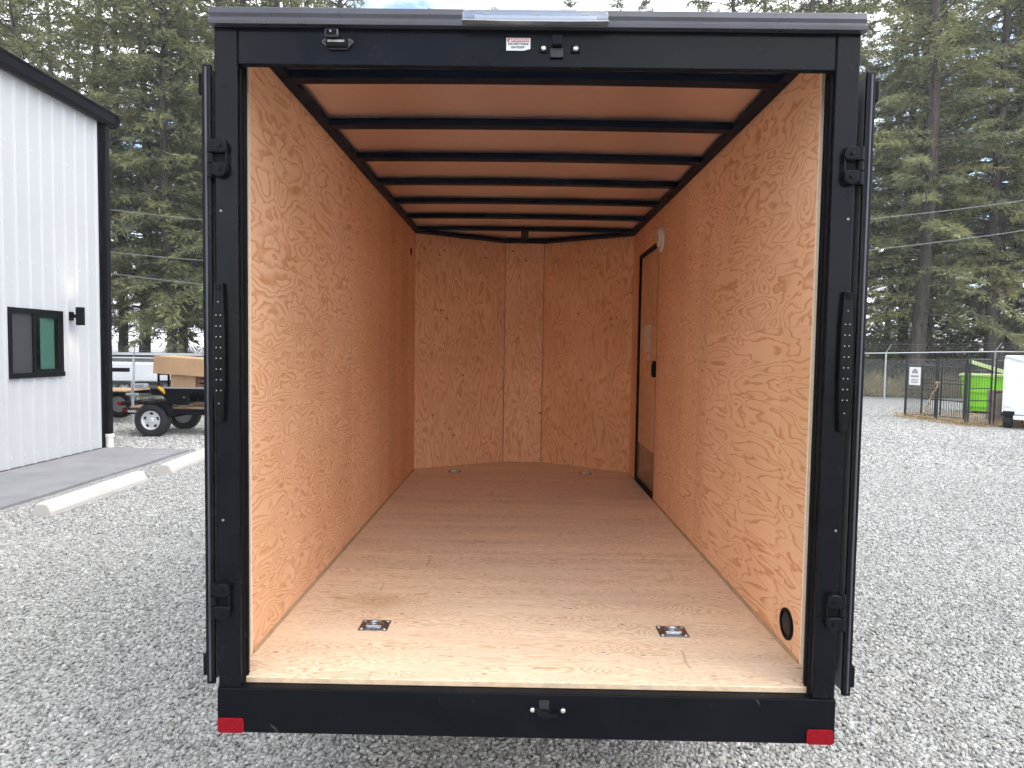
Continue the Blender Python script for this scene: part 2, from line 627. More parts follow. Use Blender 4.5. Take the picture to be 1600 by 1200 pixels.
def stone_material():
    t = NT('crushed_stone')
    oi = t.new('ObjectInfo')
    at = t.new('Attribute', attribute_type='INSTANCER', attribute_name='tone')
    c = t.ramp(at.outputs['Fac'], [(0.0, (0.175, 0.170, 0.157)), (0.25, (0.275, 0.268, 0.248)), (0.6, (0.39, 0.381, 0.355)),
                                   (0.86, (0.51, 0.498, 0.464)), (0.93, (0.38, 0.335, 0.275)), (1.0, (0.58, 0.572, 0.55))])
    co = t.new('TexCoord').outputs['Object']
    n = t.noise(co, 2.2, 4, 0.65)
    c = t.mix(t.ramp(n, [(0.35, 0.25), (0.65, 0.0)]), c, (0.18, 0.18, 0.178))
    t.bsdf(c, 0.8, 0, None, 0.3)
    return t.m


M['gravel'] = gravel_ground()
M['stone'] = stone_material()


def concrete(name, a, b, bump=0.25):
    t = NT(name)
    co = obj_coord(t)
    n = t.noise(co, 1.6, 6, 0.65)
    c = t.ramp(n, [(0.3, a), (0.7, b)])
    sp = t.noise(co, 45, 3, 0.7)
    c = t.mix(t.ramp(sp, [(0.58, 0.0), (0.7, 0.35)]), c, tuple(x * 0.55 for x in a))
    t.bsdf(c, 0.75, 0, t.bump(t.noise(co, 60, 4, 0.7), bump, 0.004), 0.3)
    return t.m


M['slab'] = concrete('slab_concrete', (0.19, 0.185, 0.195), (0.28, 0.27, 0.275))
M['stop'] = concrete('kerb_concrete', (0.46, 0.43, 0.395), (0.57, 0.535, 0.49))


def forest_floor():
    t = NT('forest_floor')
    co = obj_coord(t)
    n = t.noise(co, 0.8, 6, 0.65)
    c = t.ramp(n, [(0.3, (0.055, 0.05, 0.03)), (0.5, (0.10, 0.085, 0.045)), (0.7, (0.07, 0.09, 0.03))])
    t.bsdf(c, 0.95, 0, t.bump(t.noise(co, 6, 5, 0.7), 0.6, 0.05), 0.1)
    return t.m


M['forest'] = forest_floor()


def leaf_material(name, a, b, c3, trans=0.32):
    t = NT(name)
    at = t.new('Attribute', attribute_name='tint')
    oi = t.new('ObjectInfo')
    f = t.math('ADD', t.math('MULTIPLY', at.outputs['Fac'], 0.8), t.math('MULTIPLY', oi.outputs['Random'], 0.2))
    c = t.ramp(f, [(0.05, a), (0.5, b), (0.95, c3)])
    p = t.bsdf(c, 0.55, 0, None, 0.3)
    tr = t.new('BsdfTranslucent')
    t.l.new(c, tr.inputs['Color'])
    ms = t.new('MixShader')
    ms.inputs[0].default_value = trans
    t.l.new(p.outputs[0], ms.inputs[1])
    t.l.new(tr.outputs[0], ms.inputs[2])
    t.l.new(ms.outputs[0], t.out.inputs['Surface'])
    return t.m


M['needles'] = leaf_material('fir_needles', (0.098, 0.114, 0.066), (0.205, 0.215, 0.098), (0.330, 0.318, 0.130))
M['shrub'] = leaf_material('shrub_leaves', (0.06, 0.075, 0.03), (0.11, 0.125, 0.045), (0.22, 0.21, 0.07))
M['dry_grass'] = leaf_material('dry_grass', (0.13, 0.16, 0.06), (0.30, 0.24, 0.12), (0.46, 0.36, 0.20), 0.2)
M['straw'] = leaf_material('straw', (0.34, 0.24, 0.11), (0.46, 0.33, 0.16), (0.55, 0.42, 0.24), 0.15)


def bark():
    t = NT('fir_bark')
    co = obj_coord(t)
    v = t.mapping(co, (0, 0, 0), (9, 9, 1.6))
    n = t.noise(v, 1.0, 6, 0.7, 0.6)
    c = t.ramp(n, [(0.3, (0.030, 0.026, 0.023)), (0.55, (0.085, 0.072, 0.062)), (0.8, (0.16, 0.14, 0.125))])
    t.bsdf(c, 0.9, 0, t.bump(n, 0.9, 0.05), 0.15)
    return t.m


M['bark'] = bark()

# ================================================================== GROUND
def sheet(name, x0, x1, y0, y1, z, mat, nx=1, ny=1, edge=0.0, seed=0):
    rg = np.random.default_rng(seed)
    mb = MB()
    vs, fs = [], []
    for j in range(ny + 1):
        for i in range(nx + 1):
            x = x0 + (x1 - x0) * i / nx
            y = y0 + (y1 - y0) * j / ny
            if edge and (i in (0, nx) or j in (0, ny)):
                x += rg.normal() * edge
                y += rg.normal() * edge
            vs.append((x, y, z))
    for j in range(ny):
        for i in range(nx):
            a = j * (nx + 1) + i
            fs.append((a, a + 1, a + nx + 2, a + nx + 1))
    return mb.add(vs, fs).build(name, mat)


struct(sheet('ground', -400, 400, -300, 700, GZ, M['gravel']))
struct(sheet('forest_floor', -120, 120, 24.0, 130, GZ + 0.004, M['forest'], 60, 20, 0.5, 3))
struct(sheet('grass_verge', -40, -6.6, 12.9, 16.9, GZ + 0.005, M['forest'], 40, 4, 0.15, 4))

# ================================================================== CARGO TRAILER
HW, H, YF = 0.875, 1.907, -0.19
tr = thing('cargo_trailer', 'black V-nose enclosed cargo trailer with plywood-lined interior and both rear doors open', 'trailer', (0, 1.8, GZ))
BK = M['black']

# --- floor sheets
NL, NR, NY, LC = -0.160, 0.175, 3.772, 3.326
mfloor = floor_material()
for k, (y0, y1) in enumerate(((-0.155, 1.0640), (1.0655, 2.2840))):
    poly = [(-0.872, y0), (0.872, y0), (0.872, y1), (-0.872, y1)]
    if k == 0:
        poly = [(-0.833, y0), (0.833, y0), (0.833, -0.1185), (0.884, -0.1185), (0.884, -0.0005), (0.872, -0.0005), (0.872, y1), (-0.872, y1), (-0.872, -0.0005), (-0.884, -0.0005), (-0.884, -0.1185), (-0.833, -0.1185)]
    MB().prism(poly, 2, -0.019, 0).build('floor_panel', mfloor, tr, 0.0012)
MB().prism([(-0.872, 2.2855), (0.872, 2.2855), (0.872, LC), (NR, NY), (NL, NY), (-0.872, LC)], 2, -0.019, 0).build('floor_panel', mfloor, tr, 0.0012)
M['ply_edge'] = simple('plywood_edge', (0.60, 0.44, 0.29), 0.7, 0, 0.25, 30, 0.3, 90)
MB().box(-0.832, 0.832, -0.1562, -0.1552, -0.0185, -0.0015).build('floor_edge', M['ply_edge'], tr)

# --- wall sheets: (side, y0, y1, z0, z1, plywood settings)
def ply_sheet(name, side, y0, y1, z0, z1, mat, notch=None):
    xa, xb = sorted((side * HW, side * (HW + 0.009)))
    g = 0.0003
    mb = MB()
    if notch:
        mb.prism(notch, 0, xa, xb)
    else:
        mb.box(xa, xb, y0 + g, y1 - g, z0 + g, z1 - g)
    return mb.build(name, mat, tr)


SZ = 1.075
WS = [  # left wall
    (-1, 0.0, 1.275, 0.0, SZ, plywood('ply_a', 1.3, K=22, fs=3.5, stretch=2.6, strip=0.3175, line=0.62, tone=0.03)),
    (-1, 0.0, 1.275, SZ, H, plywood('ply_b', 2.2, K=11, fs=3.6, stretch=2.2, strip=0.425, line=0.5, tone=0.02, blotch=0.10)),
    (-1, 1.275, 2.495, 0.0, H, plywood('ply_c', 3.9, K=18, fs=3.9, stretch=2.6, strip=0.305, strip0=1.275, line=0.5, base=(0.89, 0.545, 0.305), blotch=0.2)),
    (-1, 2.495, LC, 0.0, H, plywood('ply_d', 4.4, K=20, fs=3.0, stretch=2.6, strip=0.3, strip0=2.495, line=0.5, base=(0.89, 0.545, 0.305))),
    # right wall
    (1, 0.0, 1.25, 0.0, SZ, plywood('ply_e', 6.5, K=10.5, fs=2.8, stretch=3.8, strip=0.31, line=0.34, tone=0.05, pp=0.25, blotch=0.10, fine=0.12)),
    (1, 0.0, 1.25, SZ, H, plywood('ply_f', 7.7, K=13, fs=3.5, stretch=2.3, strip=0.42, line=0.48, tone=0.03, blotch=0.10)),
    (1, 1.25, 2.34, 0.0, H, plywood('ply_g', 8.8, K=22, fs=3.9, stretch=2.7, strip=0.305, strip0=1.25, line=0.55, base=(0.90, 0.555, 0.315), blotch=0.1)),
]
for s, y0, y1, z0, z1, m in WS:
    ply_sheet('wall_panel', s, y0, y1, z0, z1, m)
DZ = 1.715                                   # top of the side door opening
ply_sheet('wall_panel', 1, 0, 0, 0, 0, plywood('ply_h', 9.1, K=20, fs=3.0, stretch=2.6, strip=0.3, line=0.5),
          notch=[(2.3408, DZ), (3.05, DZ), (3.05, 0.0), (LC, 0.0), (LC, H), (2.3408, H)])

M['lit_veneer_end'] = simple('lit_veneer_end', (0.90, 0.74, 0.54), 0.7, 0, 0.12, 60, 0.2, 150)  # paler than the sheets: light from the rear opening put into the colour
for s_ in (-1, 1):
    xa, xb = sorted((s_ * 0.8742, s_ * 0.8842))
    MB().box(xa, xb, -0.0095, -0.0008, 0.001, H - 0.002).build('lit_edge_strip', M['lit_veneer_end'], tr, 0.0008)  # added strip covering the sheet ends so they look brightly lit

# --- V-nose sheets, grain upright
def nose(name, p, q, m):
    d = Vector((q[0] - p[0], q[1] - p[1], 0)).normalized()
    n = Vector((-d.y, d.x, 0)) * 0.009
    poly = [(p[0], p[1]), (q[0], q[1]), (q[0] + n.x, q[1] + n.y), (p[0] + n.x, p[1] + n.y)]
    return MB().prism(poly, 2, 0.001, H).build(name, m, tr, 0.0015, seg=1)


kw = dict(grain=2, cross=0, fs=1.9, K=16, stretch=5.0, strip=1.25, pp=0.0, base=(0.90, 0.555, 0.315), knots=0.9, tone=0.0, blotch=0.12, line=0.5)
nose('nose_panel', (-0.8745, LC), (NL - 0.001, NY), plywood('ply_n1', 11.2, **kw))
nose('nose_panel', (NL + 0.001, NY), (NR - 0.001, NY), plywood('ply_n2', 12.6, **kw))
kw['base'] = (0.89, 0.525, 0.28)
nose('nose_panel', (NR + 0.001, NY), (0.8745, LC), plywood('ply_n3', 14.9, **kw))
for x, y in ((NL, NY - 0.004), (NR, NY - 0.004)):
    MB().tube([(x, y + 0.006, 0.002), (x, y + 0.006, H)], 0.004, 6).build('nose_seam', M['brown_wood'], tr)
# narrow bead along the foot of both walls
for s in (-1, 1):
    MB().prism([(s * 0.8745, 0.0005), (s * 0.866, 0.0005), (s * 0.8745, 0.010)], 1, 0.004, 2.335 if s > 0 else LC).build('floor_bead', M['pale_wood'], tr)

# --- ceiling: aluminium roof sheet on black bows
def crown(x, z):
    return z + 0.007 * (1 - (x / 0.88) ** 2)


N = 12
xs = [-0.886 + 1.772 * i / N for i in range(N + 1)]
mb = MB()
vs = [(x, y, crown(x, 1.931) - (0.012 if y < 0 else 0)) for y in (-0.15, 0.05, LC) for x in xs]
fs = [(j * (N + 1) + i, j * (N + 1) + i + 1, (j + 1) * (N + 1) + i + 1, (j + 1) * (N + 1) + i) for j in range(2) for i in range(N)]
mb.add(vs, fs)
mb.add([(-0.886, LC, 1.931), (0.886, LC, 1.931), (0.2, 3.80, 1.938), (-0.2, 3.80, 1.938)], [(0, 1, 2, 3)])
mb.build('ceiling_panel', M['alu'], tr, smooth=True)
for k in range(7):
    y1 = 0.305 + 0.4855 * k
    y0 = y1 - 0.058
    prof = [(y0 - 0.014, 1.930), (y0 - 0.014, 1.9275), (y0, 1.926), (y0, 1.907), (y1, 1.907), (y1, 1.926), (y1 + 0.014, 1.9275), (y1 + 0.014, 1.930)]
    mb = MB()
    n = len(prof)
    xr = [-0.872 + 1.744 * i / 14 for i in range(15)]
    vs = [(x, y, crown(x, z)) for x in xr for y, z in prof]
    fs = [(i * n + j, i * n + (j + 1) % n, (i + 1) * n + (j + 1) % n, (i + 1) * n + j) for i in range(14) for j in range(n)]
    fs += [tuple(range(n)), tuple(14 * n + j for j in range(n))]
    mb.add(vs, fs).build('roof_bow', M['bow'], tr, 0.002, True)
for s in (-1, 1):
    a, b = sorted((s * 0.834, s * 0.8845))
    MB().box(a, b, -0.118, LC - 0.002, 1.9085, 1.930).build('top_rail', M['bow'], tr, 0.003)
mb = MB()
for p, q in (((-0.885, LC), (NL, NY)), ((NR, NY), (0.885, LC))):
    d = Vector((q[0] - p[0], q[1] - p[1], 0)).normalized()
    n = Vector((d.y, -d.x, 0)) * 0.085
    mb.prism([(p[0], p[1]), (q[0], q[1]), (q[0] + n.x, q[1] + n.y), (p[0] + n.x, p[1] + n.y)], 2, H + 0.0015, 1.930)
mb.box(NL, NR, NY - 0.085, NY, H + 0.003, 1.934)
mb.build('nose_rail', M['bow'], tr, 0.003)
MB().box(-0.03, 0.03, 3.25, 3.715, 1.922, 1.934).build('nose_bow', M['bow'], tr, 0.002)

# --- rear frame
for s in (-1, 1):
    a, b = sorted((s * 0.834, s * 0.900))
    MB().box(a, b, YF, -0.12, -0.0165, 1.886).build('door_jamb', BK, tr, 0.004)
    a, b = sorted((s * 0.8845, s * 0.8985))
    MB().box(a, b, -0.119, 0.03, -0.02, 1.906).build('corner_post', M['black_matte'], tr, 0.002)
    # rubber seal beads on the jamb's inner face
    mb = MB()
    for y in (-0.168, -0.143):
        mb.tube([(s * 0.834, y, -0.012), (s * 0.834, y, 1.764)], 0.0055, 8)
    mb.build('door_seal', M['black_matte'], tr, smooth=True)
    # weld where header meets jamb
    mb = MB()
    for k in range(26):
        z = 1.772 + 0.0042 * k
        mb.lathe([(0.0, -0.0022), (0.0028, -0.001), (0.0028, 0.001), (0.0, 0.0022)], 2, (s * (0.834 + random.uniform(-.0007, .0007)), YF - 0.0004, z), 6)
    mb.build('weld_bead', M['black_steel'], tr, smooth=True)
    # round plugs down the jamb
    for z in (1.365, 0.48):
        MB().lathe([(0.0038, 0.0), (0.0038, -0.0015), (0.002, -0.0022), (0, -0.0022)], 1, (s * 0.883, YF, z), 10).build('rivet', M['zinc_dark'], tr)
MB().box(-0.8335, 0.8335, YF + 0.0015, -0.170, 1.7725, 1.886).build('door_header', BK, tr, 0.003)
MB().tube([(-0.83, -0.176, 1.7725), (0.83, -0.176, 1.7725)], 0.003, 8).build('door_seal', M['black_matte'], tr, smooth=True)
MB().prism([(-0.19, 1.872), (-0.213, 1.872), (-0.215, 1.884), (-0.206, 1.890), (-0.204, 1.893), (-0.208, 1.904), (-0.207, 1.908), (-0.204, 1.921), (-0.15, 1.938), (-0.02, 1.958), (-0.02, 1.95), (-0.1705, 1.928), (-0.1705, 1.8865), (-0.19, 1.8865)],
           0, -0.9065, 0.9065).build('roof_trim', M['trim'], tr, 0.0015)
mb = MB().box(-0.9035, 0.9035, YF - 0.0015, -0.158, -0.151, -0.0172)
mb.build('rear_sill', M['black_scuffed'], tr, 0.0035)
MB().box(-0.89, 0.89, -0.157, -0.06, -0.149, -0.0215).build('rear_crossmember', M['black_matte'], tr, 0.003)
MB().box(-0.834, 0.834, -0.158, -0.1564, -0.019, -0.016).build('sill_lip', M['black_steel'], tr)

# --- outer skin, nose, roof, running gear
for s in (-1, 1):
    a, b = sorted((s * 0.8995, s * 0.9005))
    MB().box(a, b, -0.1195, LC + 0.02, -0.145, 1.961).build('side_skin', M['skin'], tr)
    MB().prism([(s * 0.9005, LC + 0.02), (s * 0.21, 3.83), (s * 0.21, 3.832), (s * 0.903, LC + 0.022)], 2, -0.145, 1.961).build('nose_skin', M['skin'], tr)
    a, b = sorted((s * 0.84, s * 0.898))
    MB().box(a, b, -0.155, LC, -0.148, -0.0205).build('chassis_rail', M['black_matte'], tr, 0.004)
    a, b = sorted((s * 0.9012, s * 0.93))
    MB().box(a, b, -0.118, LC, 1.931, 1.958).build('roof_edge', M['trim'], tr, 0.006)
MB().prism([(-0.21, 3.829), (0.21, 3.829), (0.21, 3.832), (-0.21, 3.832)], 2, -0.145, 1.961).build('nose_skin', M['skin'], tr)
MB().prism([(-0.9, 0.0), (0.9, 0.0), (0.9, LC), (0.21, 3.84), (-0.21, 3.84), (-0.9, LC)], 2, 1.962, 1.966).build('roof_skin', M['white_paint'], tr)
for k in range(6):
    MB().box(-0.838, 0.838, 0.45 + 0.6 * k, 0.49 + 0.6 * k, -0.10, -0.0205).build('floor_joist', M['black_matte'], tr)
MB().tube([(-0.95, 2.15, -0.28), (0.95, 2.15, -0.28)], 0.03, 10).build('axle', M['black_matte'], tr)


def wheel_parts(parent, c, r, w, axis_y=False, rim_mat=None, outer=1, segs=30):
    """tyre with shoulders and a dished, slotted rim; the axle runs along X (or Y)"""
    ax = 1 if axis_y else 0
    R = r
    prof = [(0.57 * R, -w * .42), (0.66 * R, -w * .5), (0.86 * R, -w * .52), (0.96 * R, -w * .44), (R, -w * .30), (R, w * .30), (0.96 * R, w * .44), (0.86 * R, w * .52), (0.66 * R, w * .5), (0.57 * R, w * .42), (0.57 * R, -w * .42)]
    wheel = bpy.data.objects.new('wheel', None)
    wheel.location = c
    COL.objects.link(wheel)
    attach(wheel, parent)
    MB().lathe(prof, ax, c, segs).build('tyre', M['rubber'], wheel, smooth=True)
    o = outer
    rp = [(0.575 * R, o * w * .40), (0.555 * R, o * w * .46), (0.52 * R, o * w * .44), (0.50 * R, o * w * .30), (0.43 * R, o * w * .24), (0.30 * R, o * w * .30), (0.17 * R, o * w * .30), (0.15 * R, o * w * .36), (0.12 * R, o * w * .44), (0.0, o * w * .46)]
    rb = [(0.575 * R, -o * w * .40), (0.52 * R, -o * w * .30), (0.50 * R, o * w * .1), (0.0, o * w * .1)]
    MB().lathe(rp, ax, c, segs, caps=False).lathe(rb, ax, c, segs, caps=False).build('rim', rim_mat or M['rim'], wheel, smooth=True)
    mb = MB()
    mn = MB()
    for k in range(5):
        an = 2 * math.pi * k / 5 + 0.3
        for m_, rr, size, q in ((mb, 0.385 * R, 0.10 * R, 0.275), (mn, 0.235 * R, 0.026 * R, 0.30)):
            off = [rr * math.cos(an), rr * math.sin(an)]
            off.insert(ax, 0)
            p = Vector(c) + Vector(off)
            a0, a1 = o * w * (q - .03), o * w * (q + .012 if m_ is mb else q + .07)
            m_.lathe([(size, a0), (size, a1), (0, a1)], ax, p, 10)
    mb.build('rim_slot', M['ink'], wheel)['kind'] = 'stuff'
    mn.build('wheel_nut', M['galv'], wheel)['kind'] = 'stuff'
    return wheel


for s in (-1, 1):
    wheel_parts(tr, (s * 1.03, 2.15, GZ + 0.335), 0.335, 0.2, outer=s)
    arc = [(2.15 + 0.42 * math.cos(rad(a)), GZ + 0.335 + 0.42 * math.sin(rad(a))) for a in range(10, 171, 16)]
    arc2 = [(2.15 + 0.43 * math.cos(rad(a)), GZ + 0.335 + 0.43 * math.sin(rad(a))) for a in range(170, 9, -16)]
    a, b = sorted((s * 0.902, s * 1.16))
    MB().prism(arc + arc2, 0, a, b).build('fender', BK, tr, 0.003)
for s in (-1, 1):
    MB().tube([(s * 0.7, 3.0, -0.16), (0, 5.0, -0.16)], 0.045, 6).build('tongue_rail', M['black_matte'], tr)
MB().tube([(0, 4.75, GZ + 0.012), (0, 4.75, 0.25)], 0.03, 10).lathe([(0.09, GZ), (0.09, GZ + 0.012), (0, GZ + 0.012)], 2, (0, 4.75, 0), 14).build('tongue_jack', M['galv'], tr)

# --- open rear doors folded back along both sides
for s, xi in ((-1, -0.914), (1, 0.925)):
    door = bpy.data.objects.new('rear_door', None)
    door.location = (xi, -0.17, 0)
    COL.objects.link(door)
    attach(door, tr)
    y1 = 0.69

    def bx(a, b, y0, y1, z0, z1):
        x0, x1 = sorted((xi + s * a, xi + s * b))
        return MB().box(x0, x1, y0, y1, z0, z1)
    bx(0.0, 0.022, -0.172, y1, 0.0, 1.765).build('door_leaf', M['skin'], door, 0.002)
    bx(-0.0015, 0.0235, -0.184, -0.1725, -0.010, 1.774).build('door_edge', M['black'], door, 0.003)
    bx(0.0225, 0.034, -0.166, y1 - 0.02, 0.013, 1.751).build('door_liner', M['black_steel'], door, 0.003)
    bx(0.0215, 0.038, -0.176, -0.15, 1.695, 1.752).build('corner_cap', M['black_matte'], door, 0.003)
    bx(0.0215, 0.038, -0.176, -0.15, 0.0115, 0.075).build('corner_cap', M['black_matte'], door, 0.003)
    mb = MB()
    mb.tube([(xi + s * 0.012, -0.185, 0.0), (xi + s * 0.012, -0.185, 1.765)], 0.0035, 8)
    mb.build('edge_bead', M['trim'], door, smooth=True)
    # hinges: two lugs on the jamb, a plate between them and a knuckle on the door
    for zc in (1.510, 0.245):
        hinge = bpy.data.objects.new('hinge', None)
        hinge.location = (s * 0.885, YF, zc)
        COL.objects.link(hinge)
        attach(hinge, tr)
        for sg in (1, -1):
            pr = [(0.902, 0.013), (0.902, 0.047), (0.886, 0.054), (0.872, 0.053), (0.864, 0.047), (0.859, 0.036), (0.859, 0.020), (0.865, 0.013)]
            poly = [(s * x, zc + sg * z) for x, z in pr]
            MB().prism(poly, 1, YF - 0.020, YF - 0.0005).build('hinge_lug', M['black_steel'], hinge, 0.005, seg=3)
            MB().lathe([(0.006, YF - 0.0203), (0.005, YF - 0.0245), (0.0, YF - 0.0250)], 1, (s * 0.879, 0, zc + sg * 0.032), 10).build('hinge_bolt', M['black'], hinge)
        a, b = sorted((s * 0.864, s * 0.900))
        MB().box(a, b, YF - 0.0045, YF - 0.0005, zc - 0.05, zc + 0.05).build('hinge_plate', M['black_matte'], hinge, 0.001)
        MB().tube([(s * 0.862, YF - 0.012, zc - 0.03), (s * 0.862, YF - 0.012, zc + 0.03)], 0.003, 8).build('hinge_rod', M['black'], hinge)
        mb = MB()
        for z0, z1 in ((-0.052, -0.016), (-0.013, 0.013), (0.016, 0.052)):
            mb.tube([(s * 0.908, YF - 0.006, zc + z0), (s * 0.908, YF - 0.006, zc + z1)], 0.0095, 12)
        mb.build('hinge_knuckle', M['black_steel'], hinge, 0.001, True)

# --- tail lights on both jambs
for s in (-1, 1):
    xc = s * 0.8855
    za, zb = 0.765, 1.163
    tl = bpy.data.objects.new('tail_light', None)
    tl.location = (xc, YF, (za + zb) / 2)
    COL.objects.link(tl)
    attach(tl, tr)
    w = 0.0165
    cap = [(-0.72, 0.0), (-0.95, 0.05), (-1, 0.3), (-0.86, 0.95), (0, 1.0), (0.86, 0.95), (1, 0.3), (0.95, 0.05), (0.72, 0.0)]
    poly = [(xc - w * .72, za + 0.004), (xc - w * .55, za), (xc + w * .55, za), (xc + w * .72, za + 0.004), (xc + w, za + 0.10), (xc + w * 1.06, (za + zb) / 2), (xc + w, zb - 0.10),
            (xc + w * .72, zb - 0.004), (xc + w * .55, zb), (xc - w * .55, zb), (xc - w * .72, zb - 0.004), (xc - w, zb - 0.10), (xc - w * 1.06, (za + zb) / 2), (xc - w, za + 0.10)]
    MB().prism(poly, 1, YF - 0.017, YF - 0.0005).build('lens', M['smoke_lens'], tl, 0.004, seg=3)
    for z in (za + 0.012, zb - 0.012):
        MB().box(xc - w * .5, xc + w * .5, YF - 0.021, YF - 0.0165, z - 0.010, z + 0.010).build('end_cap', M['black_matte'], tl, 0.002)
    mb = MB()
    for k in range(8):
        z = za + 0.092 + 0.0305 * k
        for dx in (-0.0062, 0.0062):
            mb.lathe([(0.0019, YF - 0.0172), (0.0019, YF - 0.0178), (0, YF - 0.018)], 1, (xc + dx, 0, z), 8)
    for z in (za + 0.055, zb - 0.055):
        mb.lathe([(0.0019, YF - 0.0172), (0.0019, YF - 0.0178), (0, YF - 0.018)], 1, (xc, 0, z), 8)
    mb.build('led_row', M['led'], tl)['kind'] = 'stuff'

# --- red reflectors
for x0, x1 in ((-0.9005, -0.824), (0.820, 0.897)):
    def rr(a, b, c, d, r):
        return [(cx + r * math.cos(rad(t_)), cz + r * math.sin(rad(t_))) for cx, cz, t0 in ((b - r, d - r, 0), (a + r, d - r, 90), (a + r, c + r, 180), (b - r, c + r, 270)) for t_ in range(t0, t0 + 91, 18)]
    MB().prism(rr(x0, x1, -0.1495, -0.1055, 0.008), 1, YF - 0.0075, YF - 0.002).build('reflector', M['red'], tr, 0.0015)
    z0 = -0.1275
    MB().box(x0 + 0.008, x1 - 0.008, YF - 0.0083, YF - 0.0078, z0 - 0.014, z0 + 0.014).build('reflector_core', M['red'], tr, 0.0004)

# --- clear light bar above the header
lb = bpy.data.objects.new('light_bar', None)
lb.location = (0, -0.21, 1.9)
COL.objects.link(lb)
attach(lb, tr)
LBZ = 0.0165
px = [-0.202, -0.199, -0.17, -0.09, 0, 0.09, 0.165, 0.191, 0.194]
pt = [1.911, 1.919, 1.923, 1.9255, 1.9265, 1.9255, 1.923, 1.919, 1.911]
poly = [(x, z - LBZ) for x, z in zip(px, pt)] + [(0.194, 1.8805), (0.10, 1.8785), (-0.10, 1.8785), (-0.202, 1.8805)]
MB().prism(poly, 1, -0.238, -0.2155).build('lens', M['lens'], lb, 0.003)
MB().prism([(-0.204, 1.8765), (-0.10, 1.8745), (0.10, 1.8745), (0.196, 1.8765), (0.196, 1.8790), (0.10, 1.8770), (-0.10, 1.8770), (-0.204, 1.8790)], 1, -0.238, -0.216).build('lamp_base', M['galv'], lb, 0.001)
MB().box(-0.17, 0.165, -0.2115, -0.2082, 1.885, 1.902).build('lamp_board', M['white_plastic'], lb)
for x in (-0.135, -0.001, 0.13):
    for k in (-1, 0, 1):
        MB().lathe([(0.0024, -0.2385), (0.0024, -0.240), (0, -0.2405)], 1, (x + k * 0.006, 0, 1.893), 8).build('diode', M['led'], lb)

# --- small loading lamp on its diamond flange
ll = bpy.data.objects.new('loading_lamp', None)
ll.location = (-0.552, YF, 1.84)
COL.objects.link(ll)
attach(ll, tr)
fl = [(-0.596, 1.8315), (-0.596, 1.8365), (-0.588, 1.843), (-0.518, 1.843), (-0.508, 1.8365), (-0.508, 1.8315), (-0.524, 1.816), (-0.530, 1.813), (-0.574, 1.813), (-0.580, 1.816)]
MB().prism(fl, 1, YF - 0.005, YF - 0.001).build('flange', M['trim'], ll, 0.0015)
MB().box(-0.583, -0.522, YF - 0.016, YF - 0.0052, 1.8155, 1.842).build('lamp_body', M['black_matte'], ll, 0.004)
MB().box(-0.577, -0.530, YF - 0.0168, YF - 0.0162, 1.828, 1.834).build('lamp_vane', M['zinc_dark'], ll)
MB().box(-0.582, -0.544, YF - 0.030, YF - 0.0165, 1.838, 1.859).build('lamp_head', M['trim'], ll, 0.005, seg=3)
MB().box(-0.578, -0.548, YF - 0.0312, YF - 0.0302, 1.841, 1.856).build('lamp_glass', M['smoke_lens'], ll, 0.0004)
MB().lathe([(0.0032, YF - 0.0313), (0.002, YF - 0.0335), (0, YF - 0.0345)], 1, (-0.565, 0, 1.8505), 10).build('diode', M['led'], ll)
for x in (-0.5885, -0.5155):
    MB().lathe([(0.0035, YF - 0.0052), (0.0035, YF - 0.0065), (0, YF - 0.0068)], 1, (x, 0, 1.8335), 10).build('screw', M['ink'], ll)

# --- warning sticker on the header
st = bpy.data.objects.new('warning_sticker', None)
st.location = (-0.049, YF, 1.834)
COL.objects.link(st)
attach(st, tr)
ys = YF + 0.0015
MB().prism([(-0.0825, 1.8175), (-0.034, 1.8175), (-0.0155, 1.8225), (-0.0155, 1.8515), (-0.0825, 1.8515)], 1, ys - 0.0008, ys).build('sticker_sheet', M['sticker_white'], st)
MB().box(-0.0800, -0.0190, ys - 0.0012, ys - 0.0009, 1.8405, 1.8500).build('red_band', M['sticker_red'], st)
MT = lambda x, z: Matrix.Translation((x, ys - 0.0016, z)) @ Matrix.Rotation(rad(90), 4, 'X')
text_part('lettering', 'WARNING', 0.0098, MT(-0.0440, 1.8452), M['sticker_white'], st, 0.0002, 0.0002)
text_part('lettering', 'DO NOT WALK', 0.0080, MT(-0.0490, 1.8350), M['ink'], st, 0.0002, 0.0003)
text_part('lettering', 'ON ROOF', 0.0080, MT(-0.0510, 1.8258), M['ink'], st, 0.0002, 0.0003)
MB().prism([(-0.0765, 1.8415), (-0.0665, 1.8415), (-0.0715, 1.8490)], 1, ys - 0.0016, ys - 0.0013).build('hazard_mark', M['sticker_white'], st)

